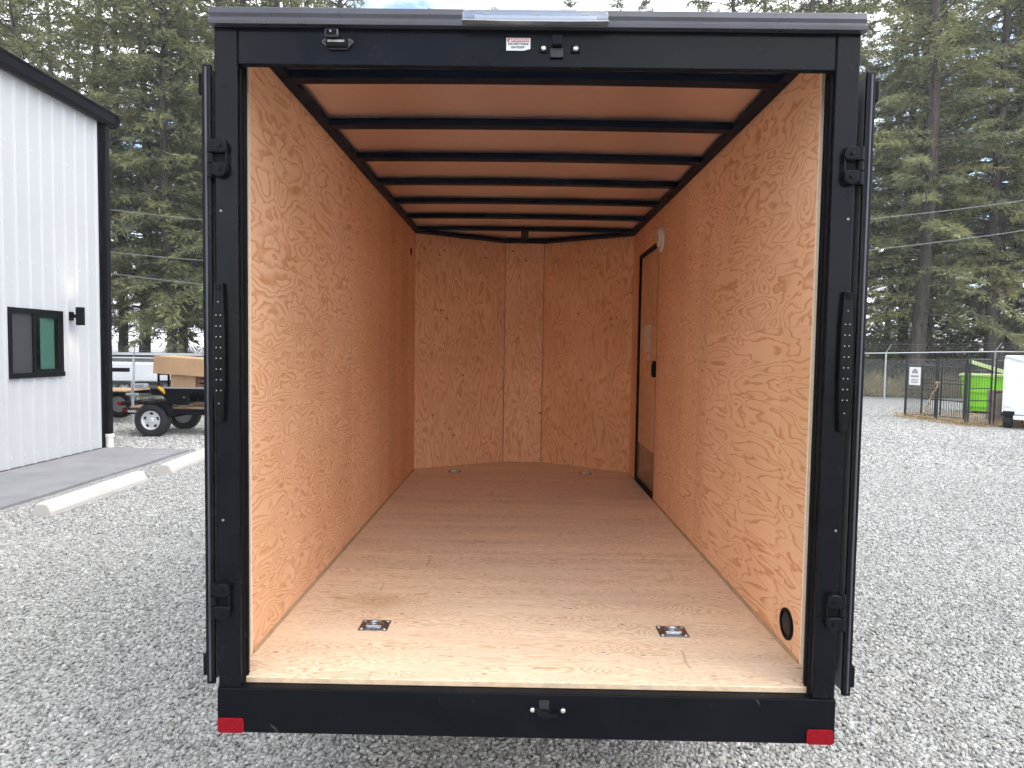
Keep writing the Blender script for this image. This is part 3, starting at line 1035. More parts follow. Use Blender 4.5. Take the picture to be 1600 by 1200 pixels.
# --- latch keepers, top and bottom
def keeper(zc, flip):
    k = bpy.data.objects.new('latch_keeper', None)
    k.location = (0.067, YF, zc)
    COL.objects.link(k)
    attach(k, tr)
    y = YF if flip < 0 else YF + 0.0015
    for x0, x1 in ((0.009, 0.034), (0.096, 0.123)):
        MB().box(x0, x1, y - 0.006, y - 0.0019, zc - 0.011, zc + 0.009).build('keeper_plate', M['black_steel'], k, 0.002)
    for x in (0.0215, 0.1105):
        MB().lathe([(0.0072, y - 0.006), (0.0068, y - 0.0085), (0.004, y - 0.0105), (0, y - 0.011)], 1, (x, 0, zc), 14).build('bolt', M['bolt'], k, smooth=True)
    if flip > 0:
        MB().box(0.044, 0.072, y - 0.026, y - 0.002, zc + 0.001, zc + 0.030).build('keeper_hook', M['black_steel'], k, 0.003)
        MB().box(0.040, 0.076, y - 0.010, y - 0.0018, zc - 0.026, zc + 0.000).build('keeper_tab', M['ink'], k, 0.002)
    else:
        MB().prism([(0.034, zc + 0.010), (0.046, zc - 0.001), (0.068, zc - 0.001), (0.072, zc - 0.008), (0.096, zc - 0.008), (0.092, zc - 0.018), (0.052, zc - 0.024), (0.040, zc - 0.016), (0.030, zc - 0.004)], 1, y - 0.016, y - 0.0018).build('keeper_hook', M['black_steel'], k, 0.002)
        MB().box(0.040, 0.070, y - 0.0045, y - 0.0018, zc + 0.001, zc + 0.028).build('keeper_slot', M['ink'], k, 0.001)


keeper(1.8225, 1)
keeper(-0.0625, -1)

# --- recessed tie-down rings in the floor
for x, y, sg in ((-0.530, 0.228, 1), (0.522, 0.222, 1), (-0.536, 3.255, 1), (0.514, 3.262, 1)):
    d = bpy.data.objects.new('tie_down', None)
    d.location = (x, y, 0)
    COL.objects.link(d)
    attach(d, tr)
    MB().box(x - 0.051, x + 0.051, y - 0.044, y + 0.044, 0.0004, 0.0035).build('plate', M['zinc_dark'], d, 0.003)
    MB().lathe([(0.033, 0.0036), (0.030, 0.0055), (0.026, 0.0050), (0.022, 0.0040), (0.010, 0.0038), (0, 0.0045)], 2, (x, y, 0), 24).build('cup', M['zinc'], d, smooth=True)
    pts = [(x + 0.024 * math.cos(rad(a)), y - 0.002 + 0.026 * math.sin(rad(a)), 0.0085) for a in range(-30, 211, 20)]
    MB().tube(pts, 0.0042, 8).build('ring', M['zinc'], d, smooth=True)
    MB().box(x - 0.028, x + 0.028, y - 0.024, y - 0.014, 0.0036, 0.012).build('strap', M['zinc'], d, 0.002)
    for dx in (-0.040, 0.040):
        for dy in (-0.034, 0.034):
            MB().lathe([(0.0065, 0.0036), (0.0058, 0.006), (0, 0.007)], 2, (x + dx, y + dy, 0), 8).build('bolt', M['bolt'], d)

# --- side door inside the right wall
sdoor = bpy.data.objects.new('side_door', None)
sdoor.location = (0.89, 2.7, 0)
COL.objects.link(sdoor)
attach(sdoor, tr)
DY0, DY1 = 2.3425, 3.048
mdoor = plywood('ply_door', 16.3, grain=2, cross=1, K=14, fs=2.2, stretch=3.2, strip=0.36, pp=0.1, line=0.5, base=(0.80, 0.54, 0.31))
MB().box(0.8880, 0.8985, DY0 + 0.03, DY1 - 0.03, 0.031, DZ - 0.03).build('door_board', mdoor, sdoor, 0.001)
mb = MB()
mb.box(0.8785, 0.8986, DY0, DY0 + 0.027, 0.002, DZ - 0.002).box(0.872, 0.8986, DY1 - 0.027, DY1, 0.002, DZ - 0.002)
mb.box(0.872, 0.8986, DY0 + 0.027, DY1 - 0.027, DZ - 0.029, DZ - 0.002).box(0.872, 0.8986, DY0 + 0.027, DY1 - 0.027, 0.002, 0.029)
mb.build('door_frame', M['black_matte'], sdoor, 0.002)
MB().box(0.8856, 0.8878, DY0 + 0.03, DY1 - 0.05, 0.035, 0.30).build('kick_plate', M['kick'], sdoor, 0.001)
MB().box(0.8660, 0.8878, 2.395, 2.455, 0.815, 0.925).build('handle_plate', M['black_matte'], sdoor, 0.003)
MB().box(0.8580, 0.8660, 2.405, 2.43, 0.83, 0.90).build('handle_lever', M['black'], sdoor, 0.003)
MB().box(0.8645, 0.8659, 2.434, 2.446, 0.85, 0.885).build('lock_face', M['galv'], sdoor, 0.001)
for y0, y1 in ((2.62, 2.72), (2.735, 2.83)):
    MB().box(0.8873, 0.8879, y0, y1, 0.985, 1.175).build('notice', M['sticker_white'], sdoor)
    mb = MB()
    for k in range(11):
        zz = 1.16 - 0.0155 * k
        mb.box(0.8870, 0.8872, y0 + 0.012, y1 - 0.012 - random.random() * 0.03, zz - 0.004, zz)
    mb.build('notice_print', M['grey_ink'], sdoor)
MB().box(0.8873, 0.8879, 2.645, 2.73, 0.925, 0.965).build('notice', M['sticker_white'], sdoor)

# --- oval wall lamp, cable grommet, vent hole
wl_ = bpy.data.objects.new('dome_lamp', None)
wl_.location = (0.875, 2.25, 1.707)
COL.objects.link(wl_)
attach(wl_, tr)


def ell(cy, cz, a, b, n=24):
    return [(cy + a * math.cos(2 * math.pi * k / n), cz + b * math.sin(2 * math.pi * k / n)) for k in range(n)]


MB().prism(ell(2.25, 1.707, 0.075, 0.082), 0, 0.857, 0.8747).build('lamp_base', M['white_plastic'], wl_, 0.006, seg=3)
MB().prism(ell(2.25, 1.714, 0.052, 0.058), 0, 0.846, 0.8568).build('lamp_cover', M['sticker_white'], wl_, 0.006, seg=3)
MB().box(0.843, 0.8458, 2.235, 2.262, 1.69, 1.735).build('lamp_switch', M['galv'], wl_, 0.002)
gr = bpy.data.objects.new('cable_grommet', None)
gr.location = (0.875, 0.103, 0.086)
COL.objects.link(gr)
attach(gr, tr)
MB().lathe([(0.052, 0.8747), (0.052, 0.869), (0.045, 0.866), (0.040, 0.868), (0.039, 0.8735), (0.0, 0.8735)], 0, (0, 0.103, 0.086), 28).build('ring', M['black_matte'], gr, smooth=True)
MB().lathe([(0.0385, 0.8733), (0.030, 0.871), (0.0, 0.8705)], 0, (0, 0.103, 0.086), 24).build('plug', M['ink'], gr, smooth=True)
MB().lathe([(0.030, -0.8747), (0.030, -0.871), (0.024, -0.870), (0.022, -0.874), (0, -0.874)], 0, (0, 3.10, 1.73), 20).build('vent_cap', M['black_matte'], tr)

# ================================================================== METAL BUILDING
XW, YC, ZE = -6.33, 8.03, 4.30
bd = thing('metal_building', 'white ribbed metal building with black gutter, downspout and black-framed window', 'building', (XW - 4, 2.0, GZ))
M['wall_white'] = simple('white_sheet_metal', (0.495, 0.50, 0.506), 0.38, 0, 0.03, 1.2, 0.03, 3, rvar=0.05)
WY0, WY1, WZ0, WZ1 = 6.125, 7.095, 0.555, 1.405      # window opening
RIB = [(0.0, 0.0), (0.078, 0.0), (0.098, 0.022), (0.126, 0.022), (0.146, 0.0), (0.2285, 0.0)]


def rib_columns(ya, yb):
    """points along the wall (from ya down to yb) with the rib relief"""
    pts = []
    y = ya
    while y > yb + 1e-4:
        for d, h in RIB[:-1]:
            pts.append((y - d, h))
        y -= 0.2285
    pts.append((yb, 0.0))
    return pts


def add_col(mb, a, b, z0, z1, x):
    mb.add([(x + a[1], a[0], z0), (x + b[1], b[0], z0), (x + b[1], b[0], z1), (x + a[1], a[0], z1)], [(0, 1, 2, 3)])


base_z = GZ + 0.035
for k in range(13):
    ya = YC - 0.914 * k
    pts = rib_columns(ya, ya - 0.914)
    xo = XW + (0.0006 if k % 2 else 0)
    # split columns at the window's edges
    ext = []
    for a, b in zip(pts[:-1], pts[1:]):
        cuts = [c for c in (WY0, WY1) if b[0] < c < a[0]]
        seq = [a] + [(c, a[1] + (b[1] - a[1]) * (a[0] - c) / (a[0] - b[0])) for c in sorted(cuts, reverse=True)] + [b]
        ext += list(zip(seq[:-1], seq[1:]))
    mb = MB()
    for a, b in ext:
        mid = (a[0] + b[0]) / 2
        if WY0 < mid < WY1:
            add_col(mb, a, b, base_z, WZ0, xo)
            add_col(mb, a, b, WZ1, ZE, xo)
        else:
            add_col(mb, a, b, base_z, ZE, xo)
    mb.build('wall_panel', M['wall_white'], bd)
mb = MB()
for z in (2.02, 3.45, -0.45, 0.45):
    for k in range(50):
        y = YC - 0.06 - 0.2285 * k
        if z == 0.45 and WY0 - 0.1 < y < WY1 + 0.1:
            continue
        mb.lathe([(0.010, 0), (0.009, 0.004), (0.005, 0.005), (0.005, 0.009), (0, 0.009)], 0, (XW + 0.0008, y, z), 6)
mb.build('wall_screws', M['white_paint'], bd)['kind'] = 'stuff'
MB().box(XW - 0.02, XW + 0.028, YC - 11.9, YC - 0.02, GZ + 0.01, GZ + 0.036).build('base_trim', M['black_steel'], bd, 0.004)
# corner trim and gable wall
MB().box(XW - 0.12, XW + 0.024, YC - 0.075, YC + 0.024, GZ + 0.02, ZE).build('corner_trim', M['black_steel'], bd, 0.004)
MB().box(-14.2, XW - 0.121, YC - 0.02, YC, GZ + 0.02, ZE).build('gable_wall', M['wall_white'], bd)
MB().box(-14.2, XW - 0.05, YC - 11.9, YC - 11.88, GZ + 0.02, ZE).build('gable_wall', M['wall_white'], bd)
MB().box(-14.22, -14.2, YC - 11.9, YC, GZ + 0.02, ZE).build('rear_wall', M['wall_white'], bd)
for ya, yb in ((YC - 0.02, YC), (YC - 11.9, YC - 11.88)):
    MB().prism([(-14.2, ZE + 0.002), (XW - 0.05, ZE + 0.002), (-10.2, ZE + 0.95)], 1, ya, yb).build('gable_peak', M['wall_white'], bd)
# roof with ribs, soffit, gutter, downspout
for sx, x1 in ((1, XW + 0.10), (-1, -14.3)):
    xr = -10.25
    zr, z1 = ZE + 1.06, ZE + 0.075
    MB().prism([(x1, z1), (xr, zr), (xr, zr + 0.04), (x1, z1 + 0.04)], 1, YC - 12.2, YC + 0.20).build('roof_plane', M['black_steel'], bd)
MB().box(XW - 0.02, XW + 0.03, YC - 12.0, YC + 0.02, ZE - 0.03, ZE + 0.07).build('eave_trim', M['wall_white'], bd)
gp = [(XW + 0.032, ZE - 0.045), (XW + 0.110, ZE - 0.05), (XW + 0.155, ZE - 0.01), (XW + 0.165, ZE + 0.10), (XW + 0.185, ZE + 0.115), (XW + 0.185, ZE + 0.14), (XW + 0.155, ZE + 0.14), (XW + 0.15, ZE + 0.105), (XW + 0.032, ZE + 0.09)]
MB().prism(gp, 1, YC - 12.2, YC + 0.18).build('gutter', M['black_steel'], bd, 0.008)
MB().prism([(XW + 0.028, ZE - 0.052), (XW + 0.115, ZE - 0.057), (XW + 0.163, ZE - 0.013), (XW + 0.192, ZE + 0.110), (XW + 0.192, ZE + 0.147), (XW + 0.028, ZE + 0.147)], 1, YC + 0.18, YC + 0.235).build('gutter_end', M['black_steel'], bd, 0.012)
MB().box(XW + 0.026, XW + 0.096, YC - 0.015, YC + 0.075, GZ + 0.22, ZE + 0.03).build('downspout', M['black_steel'], bd, 0.008)
MB().tube([(XW + 0.062, YC + 0.03, GZ + 0.0), (XW + 0.062, YC + 0.03, GZ + 0.20)], 0.055, 14).tube([(XW + 0.062, YC + 0.03, GZ + 0.185), (XW + 0.062, YC + 0.03, GZ + 0.235)], 0.066, 14).build('drain_pipe', M['white_plastic'], bd, 0.004, True)

# window
wnd = bpy.data.objects.new('window', None)
wnd.location = (XW, (WY0 + WY1) / 2, WZ0)
COL.objects.link(wnd)
attach(wnd, bd)
fx0, fx1 = XW - 0.06, XW + 0.034
mb = MB()
mb.box(fx0, fx1, WY0 - 0.012, WY1 + 0.012, WZ1 - 0.045, WZ1 + 0.018).box(fx0, fx1 + 0.01, WY0 - 0.02, WY1 + 0.02, WZ0 - 0.022, WZ0 + 0.045)
mb.box(fx0, fx1, WY0 - 0.012, WY0 + 0.045, WZ0 + 0.045, WZ1 - 0.045).box(fx0, fx1, WY1 - 0.045, WY1 + 0.012, WZ0 + 0.045, WZ1 - 0.045)
mb.build('frame', M['black_steel'], wnd, 0.004)
ym = 6.575
mb = MB()
for ya, yb, xx in ((ym - 0.03, WY1 - 0.046, XW + 0.0), (WY0 + 0.046, ym + 0.03, XW - 0.03)):
    for a, b, c, d in ((ya, yb, WZ1 - 0.085, WZ1 - 0.046), (ya, yb, WZ0 + 0.046, WZ0 + 0.085), (ya, ya + 0.04, WZ0 + 0.085, WZ1 - 0.085), (yb - 0.04, yb, WZ0 + 0.085, WZ1 - 0.085)):
        mb.box(xx, xx + 0.025, a, b, c, d)
mb.build('sash', M['black_steel'], wnd, 0.002)
MB().box(XW + 0.010, XW + 0.014, ym + 0.011, WY1 - 0.087, WZ0 + 0.086, WZ1 - 0.086).build('pane', M['glass'], wnd)
MB().box(XW - 0.020, XW - 0.016, WY0 + 0.087, ym - 0.011, WZ0 + 0.086, WZ1 - 0.086).build('pane', M['glass'], wnd)
MB().box(XW - 0.004, XW + 0.000, WY0 + 0.046, ym + 0.0, WZ0 + 0.046, WZ1 - 0.046).build('screen', M['screen'], wnd)
MB().box(XW - 0.030, XW - 0.022, 6.73, WY1 - 0.10, WZ0 + 0.05, WZ1 - 0.05).build('teal_panel', M['teal'], wnd)  # flat teal panel set close behind the far pane
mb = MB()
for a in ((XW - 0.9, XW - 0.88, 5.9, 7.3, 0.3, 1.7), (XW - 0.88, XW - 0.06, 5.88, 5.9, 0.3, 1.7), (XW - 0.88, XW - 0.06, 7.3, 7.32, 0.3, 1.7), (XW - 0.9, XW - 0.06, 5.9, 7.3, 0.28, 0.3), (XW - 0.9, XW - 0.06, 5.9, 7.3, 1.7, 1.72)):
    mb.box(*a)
mb.build('dark_room_box', M['dark_room'], wnd)  # added light-tight box, its near-black colour stands in for the unlit room

# wall lamp, lit up and down
wlm = bpy.data.objects.new('wall_lamp', None)
LX, LY, LZ = XW + 0.15, 7.285, 1.365
wlm.location = (LX, LY, LZ)
COL.objects.link(wlm)
attach(wlm, bd)
MB().lathe([(0.052, -0.125), (0.055, -0.122), (0.055, 0.122), (0.052, 0.125), (0.046, 0.125), (0.046, -0.125), (0.052, -0.125)], 2, (LX, LY, LZ), 24).build('lamp_tube', M['black_matte'], wlm, smooth=True)
MB().box(XW + 0.001, XW + 0.03, LY - 0.05, LY + 0.05, LZ - 0.06, LZ + 0.06).box(XW + 0.03, LX - 0.05, LY - 0.02, LY + 0.02, LZ - 0.025, LZ + 0.025).build('lamp_bracket', M['black_matte'], wlm, 0.003)
for dz in (0.05, -0.05):
    MB().lathe([(0.040, dz - 0.004), (0.040, dz + 0.004)], 2, (LX, LY, LZ), 16).build('bulb', M['glow'], wlm)
for dz, rx in ((0.07, math.pi), (-0.07, 0.0)):
    sp = bpy.data.lights.new('wall_lamp_light', 'SPOT')
    sp.energy = 2.2
    sp.spot_size = rad(70)
    sp.spot_blend = 0.6
    sp.color = (1.0, 0.80, 0.58)
    sp.shadow_soft_size = 0.03
    so = bpy.data.objects.new('wall_lamp_light', sp)
    so.location = (LX - 0.01, LY, LZ + dz)
    so.rotation_euler = (rx, 0, 0)
    COL.objects.link(so)
    attach(so, wlm)

# ================================================================== WALKWAY AND WHEEL STOPS
mb = MB()
pl = [(-6.34, YC + 0.05), (-6.34, -6), (-4.95, -6)]
rg = np.random.default_rng(5)
for k in range(28):
    y = -6 + (7.95 + 6) * k / 27
    pl.append((-4.88 + rg.normal() * 0.012 - 0.004 * k, y))
mb.prism(pl, 2, GZ - 0.05, GZ + 0.03)
struct(mb.build('pavement', M['slab'], None, 0.006))
for y0, y1, xc, rot, lab in ((3.99, 5.66, -4.43, 0.9, 'pale concrete wheel stop beside the walkway, the one with its whole end face showing'),
                             (6.12, 7.80, -4.47, 4.5, 'pale concrete wheel stop beside the walkway, half hidden behind the open trailer door')):
    Mx = Matrix.Translation((xc, (y0 + y1) / 2, GZ)) @ Matrix.Rotation(rad(rot), 4, 'Z')
    hl = (y1 - y0) / 2
    prof = [(-0.10, 0), (0.10, 0), (0.095, 0.045), (0.055, 0.118), (0.03, 0.128), (-0.03, 0.128), (-0.055, 0.118), (-0.095, 0.045)]
    ws = MB()
    # tapered ends and slightly chipped edges
    secs = [(-hl, 0.90), (-hl + 0.02, 1.0), (-hl * 0.4, 1.0), (hl * 0.3, 1.0), (hl - 0.02, 1.0), (hl, 0.90)]
    vs = [Mx @ Vector((x * s + rg.normal() * 0.0015, y, z * s)) for y, s in secs for x, z in prof]
    n = len(prof)
    fs = [(i * n + j, i * n + (j + 1) % n, (i + 1) * n + (j + 1) % n, (i + 1) * n + j) for i in range(len(secs) - 1) for j in range(n)] + [tuple(range(n)), tuple((len(secs) - 1) * n + j for j in range(n))]
    o = ws.add(vs, fs).build('wheel_stop', M['stop'], None, 0.008)
    tag(o, lab, 'wheel stop', 'wheel stops along the walkway')

# ================================================================== UTILITY TRAILER WITH CARTONS
ut = thing('utility_trailer', 'low black utility trailer with silver wheels parked behind the white building corner', 'trailer', (-5.6, 10.0, GZ))
TB = M['black']
R_ = 0.293
for yy, o_ in ((9.50, -1), (10.62, 1)):
    wheel_parts(ut, (-6.385, yy, GZ + R_), R_, 0.19, True, M['rim'], o_)
    # rolled fender
    outer_, inner_ = [], []
    for a in range(14, 127, 8):
        outer_.append((-6.385 + 0.365 * math.cos(rad(a)), GZ + R_ + 0.345 * math.sin(rad(a))))
        inner_.append((-6.385 + 0.352 * math.cos(rad(a)), GZ + R_ + 0.332 * math.sin(rad(a))))
    MB().prism(outer_ + inner_[::-1], 1, yy - 0.12, yy + 0.12).build('fender', TB, ut, 0.003)
    y0 = yy + (0.13 if o_ < 0 else -0.21)
    MB().box(-6.98, -3.6, y0, y0 + 0.08, -0.245, -0.145).build('side_rail', TB, ut, 0.004)
MB().box(-6.995, -6.93, 9.62, 10.5, -0.25, -0.135).build('rear_beam', TB, ut, 0.004)
for k in range(7):
    MB().box(-6.92, -3.6, 9.725 + 0.112 * k, 9.83 + 0.112 * k, -0.143, -0.118).build('deck_plank', M['brown_wood'] if k % 2 else M['pale_wood'], ut, 0.003)
MB().tube([(-6.385, 9.5, GZ + R_), (-6.385, 10.62, GZ + R_)], 0.028, 10).build('axle', M['black_matte'], ut)
MB().box(-6.975, -6.90, 9.605, 9.627, -0.205, -0.155).build('tail_lamp', M['red'], ut, 0.004)
text_part('lettering', 'MARLON', 0.062, Matrix.Translation((-6.775, 9.6285, -0.195)) @ Matrix.Rotation(rad(90), 4, 'X'), M['sticker_white'], ut, 0.001, 0.002)
MB().box(-6.66, -6.63, 9.62, 9.66, GZ + 0.12, -0.25).build('mud_flap', M['rubber'], ut)
MB().tube([(-3.6, 9.7, -0.2), (-2.4, 10.06, -0.2)], 0.035, 6).tube([(-3.6, 10.42, -0.2), (-2.4, 10.06, -0.2)], 0.035, 6).build('drawbar', TB, ut)
MB().tube([(-2.55, 10.06, GZ), (-2.55, 10.06, 0.1)], 0.03, 8).build('jack', M['galv'], ut)

tilt = thing('tilt_trailer', 'black tilt-bed trailer chassis stacked on the low utility trailer', 'trailer', (-5.2, 10.0, -0.118))
MB().prism([(-6.52, 0.215), (-6.50, 0.10), (-6.30, 0.085), (-6.20, -0.02), (-6.06, -0.075), (-5.86, -0.075), (-5.83, -0.02), (-5.86, 0.10), (-5.80, 0.14), (-3.7, 0.14), (-3.7, 0.215)], 1, 9.66, 9.70).build('side_plate', TB, tilt, 0.003)
MB().prism([(-6.52, 0.215), (-6.50, 0.10), (-6.20, -0.02), (-6.06, -0.075), (-5.86, -0.075), (-5.80, 0.14), (-3.7, 0.14), (-3.7, 0.215)], 1, 10.40, 10.44).build('side_plate', TB, tilt, 0.003)
MB().box(-6.28, -3.7, 9.62, 10.48, 0.217, 0.245).build('deck_edge', M['galv'], tilt, 0.003)
for x in (-6.0, -5.2, -4.2):
    MB().box(x, x + 0.06, 9.70, 10.40, 0.14, 0.214).build('crossmember', TB, tilt)
for x in (-6.42, -6.24):
    MB().box(x, x + 0.028, 9.72, 9.75, 0.215, 0.60).box(x, x + 0.028, 10.35, 10.38, 0.215, 0.60).build('stake', M['black_matte'], tilt)
for z in (0.33, 0.45):
    MB().box(-6.39, -6.24, 9.725, 9.745, z, z + 0.02).build('stake_rail', M['black_matte'], tilt)
MB().box(-4.3, -4.2, 9.9, 10.2, -0.116, 0.14).box(-6.05, -5.95, 9.72, 10.38, -0.116, -0.077).build('bearer', M['pale_wood'], tilt)
MB().lathe([(0.005, -0.004), (0.012, -0.002), (0.012, 0.002), (0, 0.004)], 1, (-5.92, 9.656, 0.065), 10).build('bolt', M['galv'], tilt)
mb = MB().tube([(-6.36, 9.64, 0.235), (-6.30, 9.63, 0.20), (-6.27, 9.63, 0.165), (-6.25, 9.64, 0.12)], [0.03, 0.035, 0.03, 0.012], 8)
tag(mb.build('ratchet_strap', M['yellow'], None), 'yellow strap hook hanging on the black stacked trailer', 'strap')
sp_ = MB().lathe([(0.09, -0.052), (0.15, -0.058), (0.23, -0.052), (0.26, -0.02), (0.26, 0.02), (0.23, 0.052), (0.15, 0.058), (0.09, 0.052), (0.09, -0.052)], 2, (-6.52, 9.92, -0.058), 26)
tag(sp_.build('spare_tyre', M['rubber'], None, smooth=True), 'black spare tyre lying flat on the utility trailer deck', 'tyre')


def carton(name, x0, x1, y0, y1, z0, z1, roll, label):
    c = Vector(((x0 + x1) / 2, (y0 + y1) / 2, z0))
    R = Matrix.Translation(c) @ Matrix.Rotation(rad(roll), 4, 'Y') @ Matrix.Translation(-c)
    t = thing(name, label, 'box', c)
    MB().box(x0, x1, y0, y1, z0, z1, R).build('carton_body', M['cardboard'], t, 0.006)
    MB().box(x0 + 0.01, x1 - 0.01, (y0 + y1) / 2 - 0.03, (y0 + y1) / 2 + 0.03, z1 + 0.0005, z1 + 0.0015, R).build('tape', M['pale_wood'], t)
    MB().box(x0 - 0.0015, x0 - 0.0005, y0 + 0.05, y1 - 0.05, (z0 + z1) / 2, (z0 + z1) / 2 + 0.006, R).build('flap_gap', M['brown_wood'], t)
    return t


carton('cardboard_box', -6.435, -5.10, 9.60, 10.35, 0.445, 0.755, 3.2, 'long brown cardboard box lying tilted on top of the stacked cartons')
carton('cardboard_box', -6.175, -5.74, 9.70, 10.25, 0.2455, 0.475, 0, 'smaller brown cardboard box standing on the black trailer deck')
cr = thing('slatted_crate', 'reddish brown timber crate beside the smaller cardboard box', 'crate', (-5.4, 9.95, 0.2455))
for z in (0.2455, 0.33, 0.405):
    MB().box(-5.72, -5.12, 9.72, 9.74, z, z + 0.05).build('slat', M['brown_wood'], cr, 0.002)
    MB().box(-5.72, -5.12, 10.2, 10.22, z, z + 0.05).build('slat', M['brown_wood'], cr, 0.002)
for x in (-5.725, -5.45, -5.16):
    MB().box(x, x + 0.05, 9.742, 10.198, 0.2455, 0.43).build('crate_post', M['brown_wood'], cr, 0.002)

# a second chassis whose end peeps past the downspout
fc = thing('trailer_chassis', 'black trailer chassis end with jack showing just past the downspout', 'trailer', (-8.4, 11.4, GZ))
MB().box(-10.5, -7.92, 11.25, 11.35, -0.06, 0.02).build('side_rail', TB, fc, 0.004)
MB().box(-10.5, -7.92, 12.2, 12.3, -0.06, 0.02).build('side_rail', TB, fc, 0.004)
MB().box(-8.0, -7.9, 11.2, 12.35, -0.24, -0.17).build('rear_beam', TB, fc, 0.004)
MB().box(-10.5, -7.95, 11.3, 12.25, 0.025, 0.05).build('deck_board', M['pale_wood'], fc)
MB().box(-8.02, -7.93, 11.17, 11.195, -0.22, -0.17).build('tail_lamp', M['red'], fc, 0.003)
MB().box(-10.5, -8.0, 11.5, 11.6, 0.42, 0.50).box(-9.4, -9.3, 11.5, 11.6, 0.05, 0.42).build('upper_rail', TB, fc, 0.004)
MB().tube([(-7.78, 11.3, GZ), (-7.78, 11.3, 0.24)], 0.028, 10).tube([(-7.9, 11.3, -0.02), (-7.66, 11.3, -0.02)], 0.03, 8).tube([(-7.78, 11.3, 0.24), (-7.60, 11.3, 0.26)], 0.012, 8).build('jack', M['galv'], fc)
MB().box(-7.72, -7.5, 11.25, 11.4, 0.10, 0.20, Matrix.Rotation(0, 4, 'X')).build('coupler', M['galv'], fc, 0.02)
wheel_parts(fc, (-8.7, 11.15, GZ + 0.3), 0.3, 0.18, True, M['rim'], -1)
wheel_parts(fc, (-8.7, 12.42, GZ + 0.3), 0.3, 0.18, True, M['rim'], 1)

# ================================================================== FENCES
def chain_link(name, p0, p1, z0, z1a, z1b, post_every, label, mat_post, pitch=0.075, barb=True, wire_r=0.0022, slope_pts=None):
    p0, p1 = Vector((p0[0], p0[1], 0)), Vector((p1[0], p1[1], 0))
    L = (p1 - p0).length
    d = (p1 - p0) / L
    top = lambda s: z1a + (z1b - z1a) * s / L
    t = thing(name, label, 'fence', (p0 + p1) / 2 + Vector((0, 0, z0)))
    P = lambda s, z: (p0 + d * s) + Vector((0, 0, z))
    nposts = max(2, int(round(L / post_every)) + 1)
    for i in range(nposts):
        s = L * i / (nposts - 1)
        MB().tube([P(s, z0), P(s, top(s) + 0.03)], 0.03, 10).build('post', mat_post, t, smooth=True)
        if barb:
            q = P(s, top(s) + 0.02)
            MB().tube([q, q + Vector((-0.0, -0.13, 0.30)) + d * 0.12], 0.014, 6).build('barb_arm', mat_post, t)
    MB().tube([P(0, top(0)), P(L, top(L))], 0.022, 8).build('top_rail', mat_post, t, smooth=True)
    nrm = Vector((-d.y, d.x, 0)) * 0.026
    mb = MB()
    hgt = min(top(0), top(L)) - z0 - 0.03
    k = -int(hgt / pitch) - 1
    while k * pitch < L:
        for sg in (1, -1):
            s0, za, s1, zb = k * pitch, z0 + 0.02, k * pitch + hgt, z0 + 0.02 + hgt
            if s0 < 0:
                za += -s0
                s0 = 0
            if s1 > L:
                zb -= s1 - L
                s1 = L
            if s1 - s0 > 0.02:
                if sg < 0:
                    za, zb = z0 + 0.02 + hgt - (za - z0 - 0.02), z0 + 0.02 + hgt - (zb - z0 - 0.02)
                mb.tube([P(s0, za) + nrm, P(s1, zb) + nrm], wire_r, 3, False)
        k += 1
    mb.build('chain_link_mesh', M['wire'], t)['kind'] = 'stuff'
    if barb:
        mb = MB()
        for j in (0.35, 0.65, 0.98):
            pts = []
            for i in range(41):
                s = L * i / 40
                pts.append(P(s, top(s) + 0.02 + 0.30 * j - 0.012 * math.sin(math.pi * ((i * (nposts - 1) / 40) % 1))) + Vector((0, -0.13 * j, 0)) + d * 0.12 * j)
            mb.tube(pts, 0.0028, 3, False)
            for q in range(int(L / 0.14)):
                s = q * 0.14
                c = P(s, top(s) + 0.02 + 0.30 * j) + Vector((0, -0.13 * j, 0)) + d * 0.12 * j
                mb.tube([c + Vector((0.018, 0.01, 0.02)), c - Vector((0.018, 0.01, 0.02))], 0.002, 3, False)
        mb.build('barbed_wire', M['wire'], t)['kind'] = 'stuff'
    return t


chain_link('chain_link_fence', (-20.0, 16.4), (-3.0, 16.0), GZ, 0.60, 0.62, 1.9, 'chain-link fence with barbed wire behind the black utility trailer', M['galv'])
chain_link('chain_link_fence', (6.0, 23.6), (17.35, 22.6), GZ, 0.86, 1.19, 3.8, 'chain-link fence running in front of the dry grass bank', M['galv'], 0.085)
chain_link('chain_link_fence', (17.35, 22.6), (30.0, 22.9), GZ, 1.19, 1.28, 3.2, 'chain-link fence behind the green bin and white trailer', M['galv'], 0.085)

# things seen through the left fence
wb = thing('storage_trailer', 'white box trailer standing behind the barbed-wire fence', 'trailer', (-12.2, 18.6, GZ))
MB().box(-14.6, -10.85, 17.8, 19.6, -0.12, 0.42).build('body', M['white_paint'], wb, 0.03)
MB().box(-14.7, -10.75, 17.75, 19.65, -0.22, -0.125).build('chassis', M['black_matte'], wb)
for x in (-13.6, -11.8):
    wheel_parts(wb, (x, 17.9, GZ + 0.27), 0.27, 0.18, True, M['rim'], -1, 20)
    wheel_parts(wb, (x, 19.5, GZ + 0.27), 0.27, 0.18, True, M['rim'], 1, 20)
sh = thing('grey_shed', 'low grey clad shed behind the barbed-wire fence', 'shed', (-10.0, 21.5, GZ))
MB().box(-16, -4.5, 20.6, 22.4, GZ, 0.62).build('wall', M['grey_wall'], sh)
MB().box(-16.1, -4.4, 20.5, 22.5, 0.622, 0.70).build('roof', M['galv'], sh, 0.01)
for k in range(30):
    MB().box(-15.9 + 0.38 * k, -15.86 + 0.38 * k, 20.575, 20.599, GZ + 0.01, 0.61).build('batten', M['grey_wall'], sh)

# ================================================================== DOG PEN
pen = thing('animal_pen', 'black wire-panel animal pen with straw at its foot', 'pen', (10.6, 14.7, GZ))


